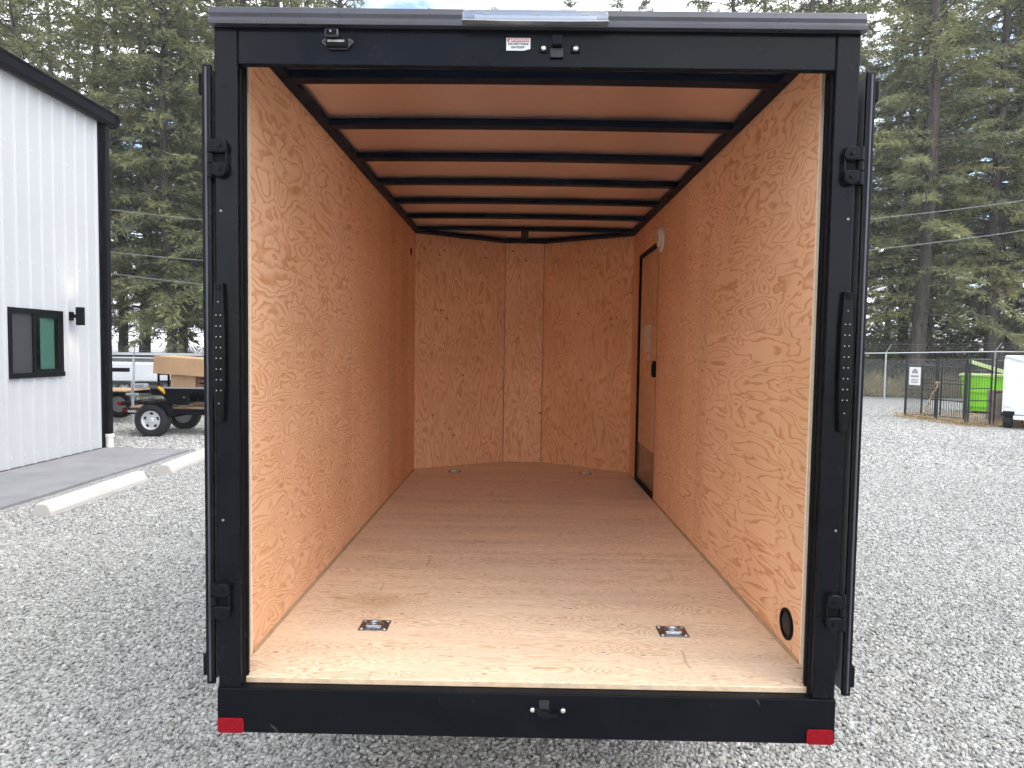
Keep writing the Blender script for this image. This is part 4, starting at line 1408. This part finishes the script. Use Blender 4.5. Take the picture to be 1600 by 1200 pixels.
def pen_panel(p0, p1, z1, label, bars=True, pitch=0.06, rails=(0.0, 0.33, 0.66, 1.0)):
    p0, p1 = Vector((p0[0], p0[1], 0)), Vector((p1[0], p1[1], 0))
    L = (p1 - p0).length
    d = (p1 - p0) / L
    z0 = GZ + 0.05
    t = bpy.data.objects.new('panel', None)
    t.location = (p0 + p1) / 2 + Vector((0, 0, GZ))
    COL.objects.link(t)
    t['label'] = label
    attach(t, pen)
    P = lambda s, z: (p0 + d * s) + Vector((0, 0, z))
    for s in (0.03, L - 0.03):
        MB().tube([P(s, GZ), P(s, z1 + 0.06)], 0.019, 8).build('post', M['black_wire'], t)
    for f in rails:
        z = z0 + (z1 - z0) * f
        MB().tube([P(0.03, z), P(L - 0.03, z)], 0.012, 6).build('rail', M['black_wire'] if f < 1 else M['trim'], t)
    n = int(L / pitch)
    for i in range(1, n):
        s = L * i / n
        MB().tube([P(s, z0), P(s, z1)], 0.0032, 4).build('bar', M['black_wire'], t)
    return t


A, B, C_, D, E_ = (10.12, 15.62), (10.34, 14.62), (10.40, 13.56), (10.97, 13.56), (11.9, 14.6)
pen_panel(A, B, 0.90, 'black pen panel with a white notice hung on it')
pen_panel(B, C_, 0.92, 'black pen panel beside the one with the white notice, rope tied to its post')
pen_panel(C_, D, 0.93, 'black pen panel with the lime green bin showing through it', rails=(0.0, 0.18, 0.36, 0.55, 0.82, 1.0))
pen_panel((11.02, 13.58), (12.0, 13.95), 0.9, 'black pen panel half hidden behind the small white trailer', rails=(0.0, 0.5, 1.0))
pen_panel((10.20, 15.72), (11.4, 16.1), 0.75, 'black pen panel closing the far side of the pen', rails=(0.0, 0.5, 1.0))
pen_panel((10.62, 15.75), (11.25, 14.9), 0.72, 'black pen panel standing loose inside the pen', rails=(0.0, 0.33, 0.66, 1.0))
sg = thing('pen_notice', 'white upright notice with grey picture hung on the black pen', 'sign', (10.17, 15.25, 0.2))
q0, q1 = Vector((10.112, 15.42, 0)), Vector((10.190, 15.06, 0))
dd = (q1 - q0).normalized()
nn = Vector((-0.98, -0.21, 0))
Ms = Matrix(((dd.x, nn.x, 0, q0.x), (dd.y, nn.y, 0, q0.y), (0, 0, 1, 0.24), (0, 0, 0, 1)))
MB().box(0, 0.37, 0.0, 0.006, 0, 0.46, Ms).build('board', M['sticker_white'], sg, 0.004)
MB().prism([(0.08, 0.30), (0.29, 0.30), (0.27, 0.38), (0.21, 0.42), (0.16, 0.42), (0.11, 0.37)], 1, 0.0065, 0.009, Ms).build('picture', M['grey_ink'], sg)
MB().box(0.06, 0.31, 0.0065, 0.009, 0.20, 0.25, Ms).build('print_line', M['grey_ink'], sg)
for z in (0.14, 0.10, 0.06):
    MB().box(0.07, 0.30, 0.0065, 0.0075, z, z + 0.015, Ms).build('print_line', M['trim'], sg)
rp = []
for k in range(24):
    z = 0.32 - 0.035 * k
    rp.append((10.29 + 0.028 * math.sin(k * 1.3) - 0.002 * k, 14.55 + 0.03 * math.cos(k * 1.1) + (0.018 * k if k > 5 else 0), z))
tag(MB().tube(rp, 0.016, 6).tube([(10.28, 14.6, 0.30), (10.24, 14.5, 0.36), (10.30, 14.44, 0.33)], 0.018, 6).build('rope', M['rope'], None, smooth=True), 'tan rope knotted round a black pen post and trailing down', 'rope')

gb = thing('green_bin', 'bright lime green metal bin standing behind the black pen', 'bin', (12.6, 17.0, GZ))
MB().prism([(12.60, GZ + 0.08), (14.7, GZ + 0.08), (14.9, 0.44), (12.50, 0.44)], 1, 17.0, 18.2).build('body', M['lime'], gb, 0.02)
MB().box(12.45, 14.95, 16.95, 18.25, 0.44, 0.50).build('rim', M['lime_pale'], gb, 0.01)
for x in (12.62, 13.2, 13.8, 14.4):
    MB().box(x, x + 0.08, 16.94, 17.0, GZ + 0.1, 0.44).build('rib', M['lime'], gb, 0.008)
for z in (-0.42, -0.02):
    MB().box(12.56, 14.8, 16.955, 17.0, z, z + 0.07).build('rib', M['lime'], gb, 0.008)
for x in (12.8, 14.4):
    MB().box(x, x + 0.12, 17.05, 18.15, GZ, GZ + 0.08).build('skid', M['black_matte'], gb)
MB().box(-0.05, 0.05, -0.04, 0.04, 0, 1.9, Matrix.Translation((14.45, 16.8, 0.24)) @ Matrix.Rotation(rad(-70.5), 4, 'Y')).build('arm', M['lime_pale'], gb, 0.008)
MB().box(14.30, 14.40, 16.84, 16.99, 0.10, 0.46).build('arm_bracket', M['lime_pale'], gb, 0.006)
MB().box(12.62, 12.68, 16.78, 16.86, GZ, 0.86).build('arm_post', M['black_matte'], gb, 0.004)

M['weathered'] = simple('weathered_wood', (0.20, 0.155, 0.13), 0.9, 0, 0.3, 8, 0.4, 40)
gb.rotation_euler = (0, 0, rad(-36))
lg = thing('log_round', 'upright weathered log round beside the small white trailer', 'log', (11.75, 15.0, GZ))
prof = [(0.36, GZ), (0.34, GZ + 0.1), (0.33, GZ + 0.4), (0.335, GZ + 0.72), (0.32, GZ + 0.76)]
o = MB().lathe(prof, 2, (12.22, 14.95, 0), 18)
o.v = [(x + random.uniform(-.015, .015), y + random.uniform(-.015, .015), z) for x, y, z in o.v]
o.build('trunk_round', M['weathered'], lg, smooth=True)
MB().lathe([(0.335, GZ + 0.761), (0.33, GZ + 0.764), (0, GZ + 0.766)], 2, (12.22, 14.95, 0), 18).build('cut_face', M['brown_wood'], lg)

# ================================================================== SMALL WHITE TRAILER
wt = thing('small_trailer', 'small white enclosed trailer with black tyre at the pen corner', 'trailer', (10.80, 12.98, GZ))
MB().box(10.80, 12.25, 12.98, 15.4, -0.295, 1.03).build('body', M['white_paint'], wt, 0.035, seg=4)
MB().prism([(10.815, 0.985), (12.2, 0.53), (12.2, 0.56), (10.815, 1.015)], 1, 12.962, 12.979).build('trim_band', M['galv'], wt, 0.003)
MB().box(10.79, 10.815, 12.965, 13.0, -0.235, 0.945).build('corner_trim', M['white_plastic'], wt, 0.004)
MB().box(12.0, 12.2, 12.962, 12.979, 0.0, 0.6).build('door_panel', M['white_plastic'], wt, 0.004)
MB().box(10.86, 12.2, 13.0, 15.35, -0.36, -0.298).build('chassis', M['black_matte'], wt)
for x in (10.90, 12.16):
    wheel_parts(wt, (x, 13.28, GZ + 0.275), 0.275, 0.17, False, M['rim'], -1 if x < 11 else 1, 24)
    outer_ = [(13.28 + 0.33 * math.cos(rad(a)), GZ + 0.275 + 0.33 * math.sin(rad(a))) for a in range(5, 176, 10)]
    inner_ = [(13.28 + 0.31 * math.cos(rad(a)), GZ + 0.275 + 0.31 * math.sin(rad(a))) for a in range(175, 4, -10)]
    MB().prism(outer_ + inner_, 0, x - 0.12, x + 0.12).build('fender', M['black_matte'], wt, 0.003)
MB().box(11.0, 12.0, 12.93, 12.97, -0.39, -0.30).build('rear_beam', M['white_paint'], wt, 0.01)
MB().box(10.86, 10.94, 12.955, 12.98, -0.12, -0.04).build('tail_lamp', M['white_plastic'], wt, 0.01)
MB().tube([(11.52, 15.35, -0.27), (11.52, 16.3, -0.27)], 0.035, 8).tube([(11.52, 16.2, GZ), (11.52, 16.2, -0.1)], 0.025, 8).build('drawbar', M['black_matte'], wt)

wt.rotation_euler = (0, 0, rad(-38))

# ================================================================== CABLES AND POLES
def cable(pts, label):
    # smooth sampling through the given points
    P = [Vector(p) for p in pts]
    out = []
    for i in range(len(P) - 1):
        a, b, c, d = P[max(i - 1, 0)], P[i], P[i + 1], P[min(i + 2, len(P) - 1)]
        for k in range(10):
            t = k / 10
            out.append(0.5 * ((2 * b) + (c - a) * t + (2 * a - 5 * b + 4 * c - d) * t * t + (-a + 3 * b - 3 * c + d) * t ** 3))
    out.append(P[-1])
    tag(MB().tube(out, 0.012, 6).build('overhead_cable', M['cable'], None, smooth=True), label, 'cable', 'overhead cables in front of the trees')


for pts, lab in ((((-12, 5.22), (11.08, 5.37), (16.2, 6.05)), 'topmost grey cable strung across in front of the tall firs'),
                 (((-12, 3.87), (11.1, 4.37), (16.24, 5.09)), 'grey cable just below the topmost one in front of the firs'),
                 (((-12, 3.13), (2.0, 2.6), (16.2, 4.0)), 'lowest grey cable hanging in front of the left firs')):
    (xa, za), (xb, zb), (xc, zc) = pts
    s1, s2 = (zb - za) / (xb - xa), (zc - zb) / (xc - xb)
    c2 = (s2 - s1) / (xc - xa)
    cable([(x, 20, za + s1 * (x - xa) + c2 * (x - xa) * (x - xb)) for x in np.linspace(-30, 2.0 if lab.startswith('lowest') else 30, 13)], lab)
for x, h, lab in ((-30, 9.6, 'wooden cable pole beyond the white building'), (2.0, 4.0, 'short wooden cable pole hidden behind the cargo trailer'), (30, 10.4, 'tall wooden cable pole far beyond the pen')):
    up_ = thing('cable_pole', lab, 'pole', (x, 20.2, GZ))
    MB().tube([(x, 20.2, GZ), (x, 20.2, h)], [0.16, 0.11], 12).build('pole_shaft', M['pole'], up_, smooth=True)
    MB().box(x - 0.7, x + 0.7, 20.05, 20.12, h - 0.7, h - 0.58).build('crossarm', M['pole'], up_)

# ================================================================== TREES
def tri_mesh(name, V, tint, mat):
    """V: (n,3,3) triangles, tint: (n,) stored per vertex"""
    n = len(V)
    me = bpy.data.meshes.new(name)
    me.vertices.add(n * 3)
    me.vertices.foreach_set('co', V.reshape(-1).astype(np.float32))
    me.loops.add(n * 3)
    me.loops.foreach_set('vertex_index', np.arange(n * 3, dtype=np.int32))
    me.polygons.add(n)
    me.polygons.foreach_set('loop_start', np.arange(0, n * 3, 3, dtype=np.int32))
    at = me.attributes.new('tint', 'FLOAT', 'POINT')
    at.data.foreach_set('value', np.repeat(tint, 3).astype(np.float32))
    me.update()
    me.validate()
    me.materials.append(mat)
    return me


def blades(rg, base, direc, length, width):
    n = len(base)
    rnd = rg.normal(size=(n, 3))
    side = np.cross(direc, rnd)
    side /= np.linalg.norm(side, axis=1, keepdims=True) + 1e-9
    w = width[:, None] * 0.5
    tip = base + direc * length[:, None]
    mid = base + direc * (length[:, None] * 0.35)
    return np.stack([base + side * w * 0.3, mid - side * w, tip], 1), np.stack([base + side * w * 0.3, tip, mid + side * w], 1)


def make_fir(seed, Ht, h0, Rmax, tr_r, lean=(0, 0), step=0.34, dens=1.0, up_turn=0.0, top_full=16.0, dead=10):
    rg = np.random.default_rng(seed)
    ax = lambda z: np.array([lean[0] * z + 0.12 * math.sin(z * 0.35 + seed), lean[1] * z + 0.10 * math.cos(z * 0.3 + seed), z])
    # trunk
    tb = MB()
    zs = [-0.25, 0.0, 0.35, 1.0, 2.2] + list(np.linspace(4, Ht, 12))
    rs = [tr_r * 1.6, tr_r * 1.38, tr_r * 1.18, tr_r * 1.06, tr_r] + [max(0.015, tr_r * (1 - (z / Ht)) ** 0.8) for z in np.linspace(4, Ht, 12)]
    tb.tube([ax(z) for z in zs], rs, 12)
    br = MB()
    # bare dead limbs below the crown
    for _ in range(dead):
        z = rg.uniform(1.6, h0 + 3.5)
        an = rg.uniform(0, 6.283)
        l = rg.uniform(0.7, 2.4)
        p = ax(z)
        d = np.array([math.cos(an), math.sin(an), 0])
        dz = rg.uniform(-0.45, 0.15)
        pts = [p, p + d * l * 0.4 + [0, 0, dz * l * 0.3], p + d * l * 0.75 + [rg.normal() * .08, rg.normal() * .08, dz * l * 0.75], p + d * l + [rg.normal() * .1, rg.normal() * .1, dz * l * 1.3]]
        br.tube(pts, [0.026, 0.018, 0.011, 0.004], 4, False)
        for _k in range(3):
            f = rg.uniform(0.35, 0.9)
            q = p + d * l * f + [0, 0, dz * l * f]
            a2 = an + rg.choice([-1, 1]) * rg.uniform(0.5, 1.0)
            q2 = q + np.array([math.cos(a2), math.sin(a2), rg.uniform(-.4, .1)]) * l * 0.3
            br.tube([q, q2], [0.008, 0.003], 3, False)
    T1, TN = [], []
    z = h0
    while z < Ht - 0.3:
        full = 1.0 if z < top_full else 0.45
        rel = (z - h0) / (Ht - h0)
        prof = (1 - rel) ** 0.75 * (0.8 + 0.2 * min(1, rel / 0.08))
        nb = rg.integers(3, 6)
        a0 = rg.uniform(0, 6.283)
        for b in range(nb):
            if rg.random() < 0.10:
                continue
            an = a0 + 6.283 * b / nb + rg.normal() * 0.3
            L = Rmax * prof * rg.uniform(0.5, 1.15)
            if L < 0.25:
                L = 0.25
            zb = z + rg.uniform(-0.2, 0.2)
            p = ax(zb)
            e0 = rg.uniform(-0.10, 0.30) + 0.5 * rel
            droop = rg.uniform(0.25, 0.60) * (1 - 0.6 * rel)
            dh = np.array([math.cos(an), math.sin(an), 0.0])
            sd_ = np.array([-math.sin(an), math.cos(an), 0.0])
            curve = rg.normal() * 0.15

            def pos(t):
                t = np.asarray(t)[..., None]
                return p + dh * (L * t) + sd_ * (L * curve * t * t) + np.array([0, 0, 1.0]) * (L * (e0 * t - droop * t * t + up_turn * t ** 3))
            tt = np.linspace(0, 1, 5)
            r0_ = 0.012 + 0.011 * L
            br.tube([Vector(q) for q in pos(tt)], [r0_, r0_ * .75, r0_ * .5, r0_ * .3, 0.004], 4, False)
            # twigs left and right, then sprays of needles on each
            nt = max(4, int(L / 0.115 * dens * full))
            t = np.sort(rg.uniform(0.16 if L > 1 else 0.02, 1.0, nt * 2))
            base = pos(t)
            sgn = rg.choice([-1.0, 1.0], nt * 2)
            tl = (0.16 + 0.62 * (1.02 - t) * min(1.0, L / 2.4)) * rg.uniform(0.55, 1.2, nt * 2)
            ang = rg.uniform(0.5, 1.1, nt * 2)
            tw = dh * np.cos(ang)[:, None] + sd_ * (np.sin(ang) * sgn)[:, None]
            tw[:, 2] += e0 * 0.4 - droop * t * 0.9 + rg.normal(0, 0.16, nt * 2)
            tw /= np.linalg.norm(tw, axis=1, keepdims=True)
            btint = np.clip(rg.normal(0.42, 0.17), 0, 1)
            nper = np.maximum(3, (tl / 0.062).astype(int))
            idx = np.repeat(np.arange(nt * 2), nper)
            u = rg.uniform(0.08, 1.0, len(idx))
            bb = base[idx] + tw[idx] * (tl[idx] * u)[:, None]
            bb[:, 2] -= (tl[idx] * u) ** 2 * 0.35
            dirs = tw[idx] * 0.75 + rg.normal(0, 0.42, (len(idx), 3))
            dirs[:, 2] -= 0.18
            dirs /= np.linalg.norm(dirs, axis=1, keepdims=True)
            ln = rg.uniform(0.13, 0.30, len(idx)) * (1.0 if full == 1 else 1.5)
            wd = rg.uniform(0.030, 0.066, len(idx)) * (1.0 if full == 1 else 1.6)
            a_, b_ = blades(rg, bb, dirs, ln, wd)
            T1 += [a_, b_]
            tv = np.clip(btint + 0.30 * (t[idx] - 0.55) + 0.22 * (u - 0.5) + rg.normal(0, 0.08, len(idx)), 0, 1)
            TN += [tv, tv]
        z += step * rg.uniform(0.75, 1.3) * (1.0 if z < top_full else 1.6)
    V = np.concatenate(T1)
    tn = np.concatenate(TN)
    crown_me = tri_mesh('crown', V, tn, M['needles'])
    trunk_o = tb.build('trunk', M['bark'], None, smooth=True)
    br_o = br.build('branches', M['bark'], None)
    tm, bm_ = trunk_o.data, br_o.data
    bpy.data.objects.remove(trunk_o)
    bpy.data.objects.remove(br_o)
    return tm, bm_, crown_me


PROTO = {
    'a': make_fir(21, 27, 2.7, 4.2, 0.20, (0.004, 0.002), 0.335, 1.0),
    'b': make_fir(22, 30, 4.0, 4.5, 0.23, (-0.006, 0.0), 0.37, 0.97),
    'c': make_fir(23, 24, 2.0, 3.7, 0.17, (0.0, 0.004), 0.32, 1.0),
    'd': make_fir(24, 29, 5.6, 3.9, 0.21, (0.01, 0.0), 0.42, 0.92, 0.1, 18, 22),
    'e': make_fir(25, 31, 3.4, 4.8, 0.29, (0.012, 0.0), 0.58, 0.95, 0.12, 17, 26),
}


def plant_tree(kind, x, y, s, rz, label, group='firs standing behind the yard'):
    t = thing('fir_tree', label, 'tree', (x, y, GZ), group)
    t.rotation_euler = (0, 0, rz)
    t.scale = (s, s, s * (0.95 + 0.1 * random.random()))
    for nm, me in zip(('trunk', 'branches', 'crown'), PROTO[kind]):
        o = bpy.data.objects.new(nm, me)
        COL.objects.link(o)
        o.parent = t
        if nm == 'branches':
            o['kind'] = 'stuff'
    return t


LOOK = {'a': 'full fir branched low', 'b': 'tall broad fir', 'c': 'smaller dense fir with branches near the ground', 'd': 'fir with a long bare lower trunk', 'e': 'widest fir with thick trunk'}
LBL_L = ' in the stand behind the barbed-wire fence'
LBL_R = ' behind the dry grass bank'
LBL_C = ' far off, tip showing above the trailer roof'
LBL_F = ' deep in the shaded wood'
LBL_B = ' rising behind the white building'
plant_tree('e', 15.75, 24.6, 1.0, 0.6, 'large fir with thick bare grey trunk behind the black pen', None)
# left stand
for i, (x, y, k, s) in enumerate([(-9.6, 24.0, 'a', 0.95), (-11.7, 26.5, 'b', 1.0), (-13.3, 23.4, 'c', 1.05), (-15.4, 25.6, 'a', 1.05), (-17.6, 27.5, 'd', 0.95),
                                  (-8.0, 27.5, 'd', 0.9), (-14.2, 29.8, 'b', 1.0), (-11.0, 31.0, 'd', 1.0), (-17.0, 32.0, 'a', 1.1), (-12.6, 35.0, 'd', 1.0), (-16.0, 36.5, 'b', 1.0)]):
    plant_tree(k, x, y, s, i * 1.31, LOOK[k] + LBL_L)
for i, (x, y, k, s) in enumerate([(-17.2, 21.0, 'b', 0.82), (-20.8, 24.5, 'a', 1.0), (-24.0, 27.0, 'b', 1.0), (-20.5, 30.5, 'e', 0.95), (-28.0, 29.0, 'c', 1.1), (-25.0, 34.0, 'd', 1.0)]):
    plant_tree(k, x, y, s, 0.7 + i * 1.77, LOOK[k] + LBL_B)
# right stand
for i, (x, y, k, s) in enumerate([(12.2, 27.5, 'd', 0.95), (14.2, 30.5, 'b', 0.95), (17.9, 28.5, 'd', 1.05), (19.4, 25.8, 'b', 1.0), (21.8, 28.0, 'a', 1.0), (16.4, 33.0, 'd', 1.0),
                                  (20.2, 33.5, 'b', 1.05), (24.5, 30.5, 'd', 1.0), (13.0, 35.0, 'b', 1.0), (24.2, 25.5, 'c', 1.1), (10.2, 31.5, 'd', 1.0), (27.5, 29.0, 'b', 1.0), (18.4, 37.5, 'd', 1.0), (22.8, 36.0, 'b', 1.0)]):
    plant_tree(k, x, y, s, 0.3 + i * 2.1, LOOK[k] + LBL_R)
# far row seen over the roof
for i, (x, y, k, s) in enumerate([(-13.5, 46, 'b', 0.80), (-9.4, 48, 'c', 1.0), (-6.2, 45, 'a', 0.92), (-2.2, 50, 'b', 0.88), (0.4, 47, 'c', 0.98), (3.2, 46, 'd', 0.94),
                                  (6.4, 45, 'b', 0.92), (8.8, 48, 'a', 1.02), (11.8, 45, 'd', 0.98)]):
    plant_tree(k, x, y, s, i * 0.9, LOOK[k] + LBL_C)
for i, (x, y) in enumerate([(-19.5, 42), (-23, 44), (-28, 41), (-32, 36), (15.5, 44), (19.5, 46), (24, 42), (28, 38), (33, 34), (29, 46), (-34, 30)]):
    plant_tree('bdabc'[i % 5], x, y, 1.0 + 0.1 * math.sin(i), i * 1.1, LOOK['bdabc'[i % 5]] + LBL_F)


# ------------------------------------------------------------------ undergrowth, grass, straw
def scatter_leaves(name, n, fx, size, mat, label, cat, seed, up_bias=0.0):
    rg = np.random.default_rng(seed)
    base, hgt = fx(rg, n)
    d = rg.normal(size=(n, 3))
    d[:, 2] = d[:, 2] * 0.6 + up_bias
    d /= np.linalg.norm(d, axis=1, keepdims=True)
    a, b = blades(rg, base, d, rg.uniform(size[0], size[1], n), rg.uniform(size[2], size[3], n))
    tn = np.clip(hgt + rg.normal(0, 0.15, n), 0, 1)
    o = bpy.data.objects.new(name, tri_mesh(name, np.concatenate([a, b]), np.concatenate([tn, tn]), mat))
    COL.objects.link(o)
    o['kind'] = 'stuff'
    return tag(o, label, cat)


def clumps(x0, x1, y0, y1, nc, r, h):
    def f(rg, n):
        cx, cy = rg.uniform(x0, x1, nc), rg.uniform(y0, y1, nc)
        ch = rg.uniform(0.4, 1.0, nc) * h
        ct = rg.uniform(0.2, 0.8, nc)
        k = rg.integers(0, nc, n)
        rr = rg.normal(size=(n, 2)) * r
        fall = np.exp(-(rr ** 2).sum(1) / (2 * (r * 1.3) ** 2))
        z = GZ + rg.random(n) ** 0.8 * ch[k] * fall
        return np.stack([cx[k] + rr[:, 0], cy[k] + rr[:, 1], z], 1), ct[k]
    return f


scatter_leaves('undergrowth', 90000, clumps(5, 46, 29, 52, 150, 1.2, 5.2), (0.16, 0.42, 0.06, 0.16), M['shrub'], 'tangled green undergrowth between the trunks behind the dry grass', 'undergrowth', 41, 0.3)
scatter_leaves('undergrowth', 14000, clumps(-26, -4, 24, 40, 40, 0.8, 1.1), (0.10, 0.28, 0.05, 0.11), M['shrub'], 'low green undergrowth beneath the left fir stand', 'undergrowth', 42, 0.3)
scatter_leaves('dry_grass', 34000, clumps(7, 31, 23.9, 26.8, 150, 0.34, 1.05), (0.18, 0.45, 0.012, 0.03), M['dry_grass'], 'bank of dry brown and green grass along the chain-link fence', 'grass', 43, 1.1)
scatter_leaves('grass_strip', 26000, clumps(-22, -5.5, 12.9, 16.7, 260, 0.35, 0.22), (0.08, 0.2, 0.01, 0.022), M['shrub'], 'green grass strip behind the black utility trailer', 'grass', 44, 1.2)


def straw_patch(rg, n):
    t = rg.random(n)
    lx = np.where(t < .5, 10.12 + (10.40 - 10.12) * t * 2, 10.40 + 1.4 * (t - .5) * 2) + rg.normal(0, 0.16, n)
    ly = np.where(t < .5, 15.6 + (13.5 - 15.6) * t * 2, 13.5) + rg.normal(0, 0.14, n)
    m = rg.random(n) < 0.5
    lx = np.where(m, rg.uniform(10.2, 13.2, n), lx)
    ly = np.where(m, rg.uniform(13.6, 16.6, n), ly)
    return np.stack([lx, ly, GZ + rg.uniform(0.005, 0.05, n)], 1), rg.random(n)


scatter_leaves('straw', 5500, straw_patch, (0.06, 0.2, 0.006, 0.016), M['straw'], 'loose tan straw lying round the foot of the black pen', 'straw', 45)

# ================================================================== GRAVEL (crushed stone, too many to count)
def gravel():
    rg = np.random.default_rng(77)
    P, S = [], []

    def wedge(d0, d1, dens, smin, smax):
        for sgn in (-1, 1):
            n = int(dens * (d1 - d0) * (0.78 * d1 + 1.2))
            d = rg.uniform(d0, d1, n)
            o = rg.uniform(0.0, 0.78 * d1 + 1.2, n)
            keep = (o < 0.77 * d + 0.8) & ((o > 0.46 * d - 0.8) | (d < 4.6))
            d, o = d[keep], o[keep]
            x, y = sgn * o, d - 2.105
            ok = ~((x < -4.86) & (y < 8.0))
            ok &= ~((np.abs(x) < 0.9) & (y > 2.6))
            x, y = x[ok], y[ok]
            P.append(np.stack([x, y], 1))
            S.append(rg.uniform(smin, smax, len(x)) ** 1.0)
    wedge(2.1, 5.5, 8600, 0.0046, 0.0112)
    wedge(5.5, 9.5, 4200, 0.0058, 0.0122)
    wedge(9.5, 21.0, 800, 0.011, 0.021)
    P = np.concatenate(P)
    S = np.concatenate(S)
    n = len(P)
    co = np.concatenate([P, (GZ + rg.uniform(-0.003, 0.008, n))[:, None]], 1).astype(np.float32)
    me = bpy.data.meshes.new('gravel')
    me.vertices.add(n)
    me.vertices.foreach_set('co', co.reshape(-1))
    at = me.attributes.new('size', 'FLOAT_VECTOR', 'POINT')
    sc = np.stack([S * rg.uniform(0.85, 1.5, n), S * rg.uniform(0.75, 1.1, n), S * rg.uniform(0.5, 0.85, n)], 1)
    at.data.foreach_set('vector', sc.astype(np.float32).reshape(-1))
    at = me.attributes.new('turn', 'FLOAT_VECTOR', 'POINT')
    at.data.foreach_set('vector', np.stack([rg.normal(0, 0.45, n), rg.normal(0, 0.45, n), rg.uniform(0, 6.283, n)], 1).astype(np.float32).reshape(-1))
    at = me.attributes.new('tone', 'FLOAT', 'POINT')
    # patches of paler, darker and browner stone
    ph = np.sin(P[:, 0] * 1.1 + 1.3) * np.sin(P[:, 1] * 0.9 + 0.4) * 0.08
    at.data.foreach_set('value', np.clip(rg.normal(0.54, 0.25, n) + ph, 0, 1).astype(np.float32))
    o = bpy.data.objects.new('gravel', me)
    COL.objects.link(o)
    o['kind'] = 'stuff'
    tag(o, 'loose grey crushed stone gravel covering the yard', 'gravel')
    ng = bpy.data.node_groups.new('gravel_scatter', 'GeometryNodeTree')
    ng.interface.new_socket('Geometry', in_out='INPUT', socket_type='NodeSocketGeometry')
    ng.interface.new_socket('Geometry', in_out='OUTPUT', socket_type='NodeSocketGeometry')
    N_, L_ = ng.nodes, ng.links
    gi, go = N_.new('NodeGroupInput'), N_.new('NodeGroupOutput')
    join = N_.new('GeometryNodeJoinGeometry')
    for v in range(8):
        ico = N_.new('GeometryNodeMeshIcoSphere')
        ico.inputs['Radius'].default_value = 1.0
        ico.inputs['Subdivisions'].default_value = 2
        nz = N_.new('ShaderNodeTexNoise')
        nz.noise_dimensions = '4D'
        nz.inputs['W'].default_value = v * 3.7 + 1
        nz.inputs['Scale'].default_value = 0.9
        nz.inputs['Detail'].default_value = 1.0
        sub = N_.new('ShaderNodeVectorMath')
        sub.operation = 'SUBTRACT'
        sub.inputs[1].default_value = (0.5, 0.5, 0.5)
        mul = N_.new('ShaderNodeVectorMath')
        mul.operation = 'SCALE'
        mul.inputs['Scale'].default_value = 2.1
        L_.new(nz.outputs['Color'], sub.inputs[0])
        L_.new(sub.outputs[0], mul.inputs[0])
        sp = N_.new('GeometryNodeSetPosition')
        L_.new(ico.outputs['Mesh'], sp.inputs['Geometry'])
        L_.new(mul.outputs[0], sp.inputs['Offset'])
        hull = N_.new('GeometryNodeConvexHull')
        L_.new(sp.outputs[0], hull.inputs[0])
        sm = N_.new('GeometryNodeSetMaterial')
        sm.inputs['Material'].default_value = M['stone']
        L_.new(hull.outputs[0], sm.inputs['Geometry'])
        g2i = N_.new('GeometryNodeGeometryToInstance')
        L_.new(sm.outputs[0], g2i.inputs[0])
        L_.new(g2i.outputs[0], join.inputs[0])
    iop = N_.new('GeometryNodeInstanceOnPoints')
    L_.new(gi.outputs[0], iop.inputs['Points'])
    L_.new(join.outputs[0], iop.inputs['Instance'])
    iop.inputs['Pick Instance'].default_value = True
    for nm, sock in (('turn', 'Rotation'), ('size', 'Scale')):
        a = N_.new('GeometryNodeInputNamedAttribute')
        a.data_type = 'FLOAT_VECTOR'
        a.inputs['Name'].default_value = nm
        L_.new(a.outputs['Attribute'], iop.inputs[sock])
    L_.new(iop.outputs[0], go.inputs[0])
    md = o.modifiers.new('scatter', 'NODES')
    md.node_group = ng
    me.materials.append(M['stone'])
    print('gravel stones', n)


gravel()
# ================================================================== HAZE
def haze():
    t = NT('thin_haze')
    v = t.new('ShaderNodeVolumePrincipled'[10:])
    v.inputs['Color'].default_value = (0.97, 0.98, 1.0, 1)
    v.inputs['Density'].default_value = 0.0011
    v.inputs['Anisotropy'].default_value = 0.0
    t.l.new(v.outputs[0], t.out.inputs['Volume'])
    o = MB().box(-420, 420, -320, 720, GZ - 1.0, 42).build('haze', t.m)
    o['kind'] = 'stuff'
    tag(o, 'thin pale haze hanging in the air before the wood', 'haze')
    scene.cycles.volume_bounces = 0


haze()
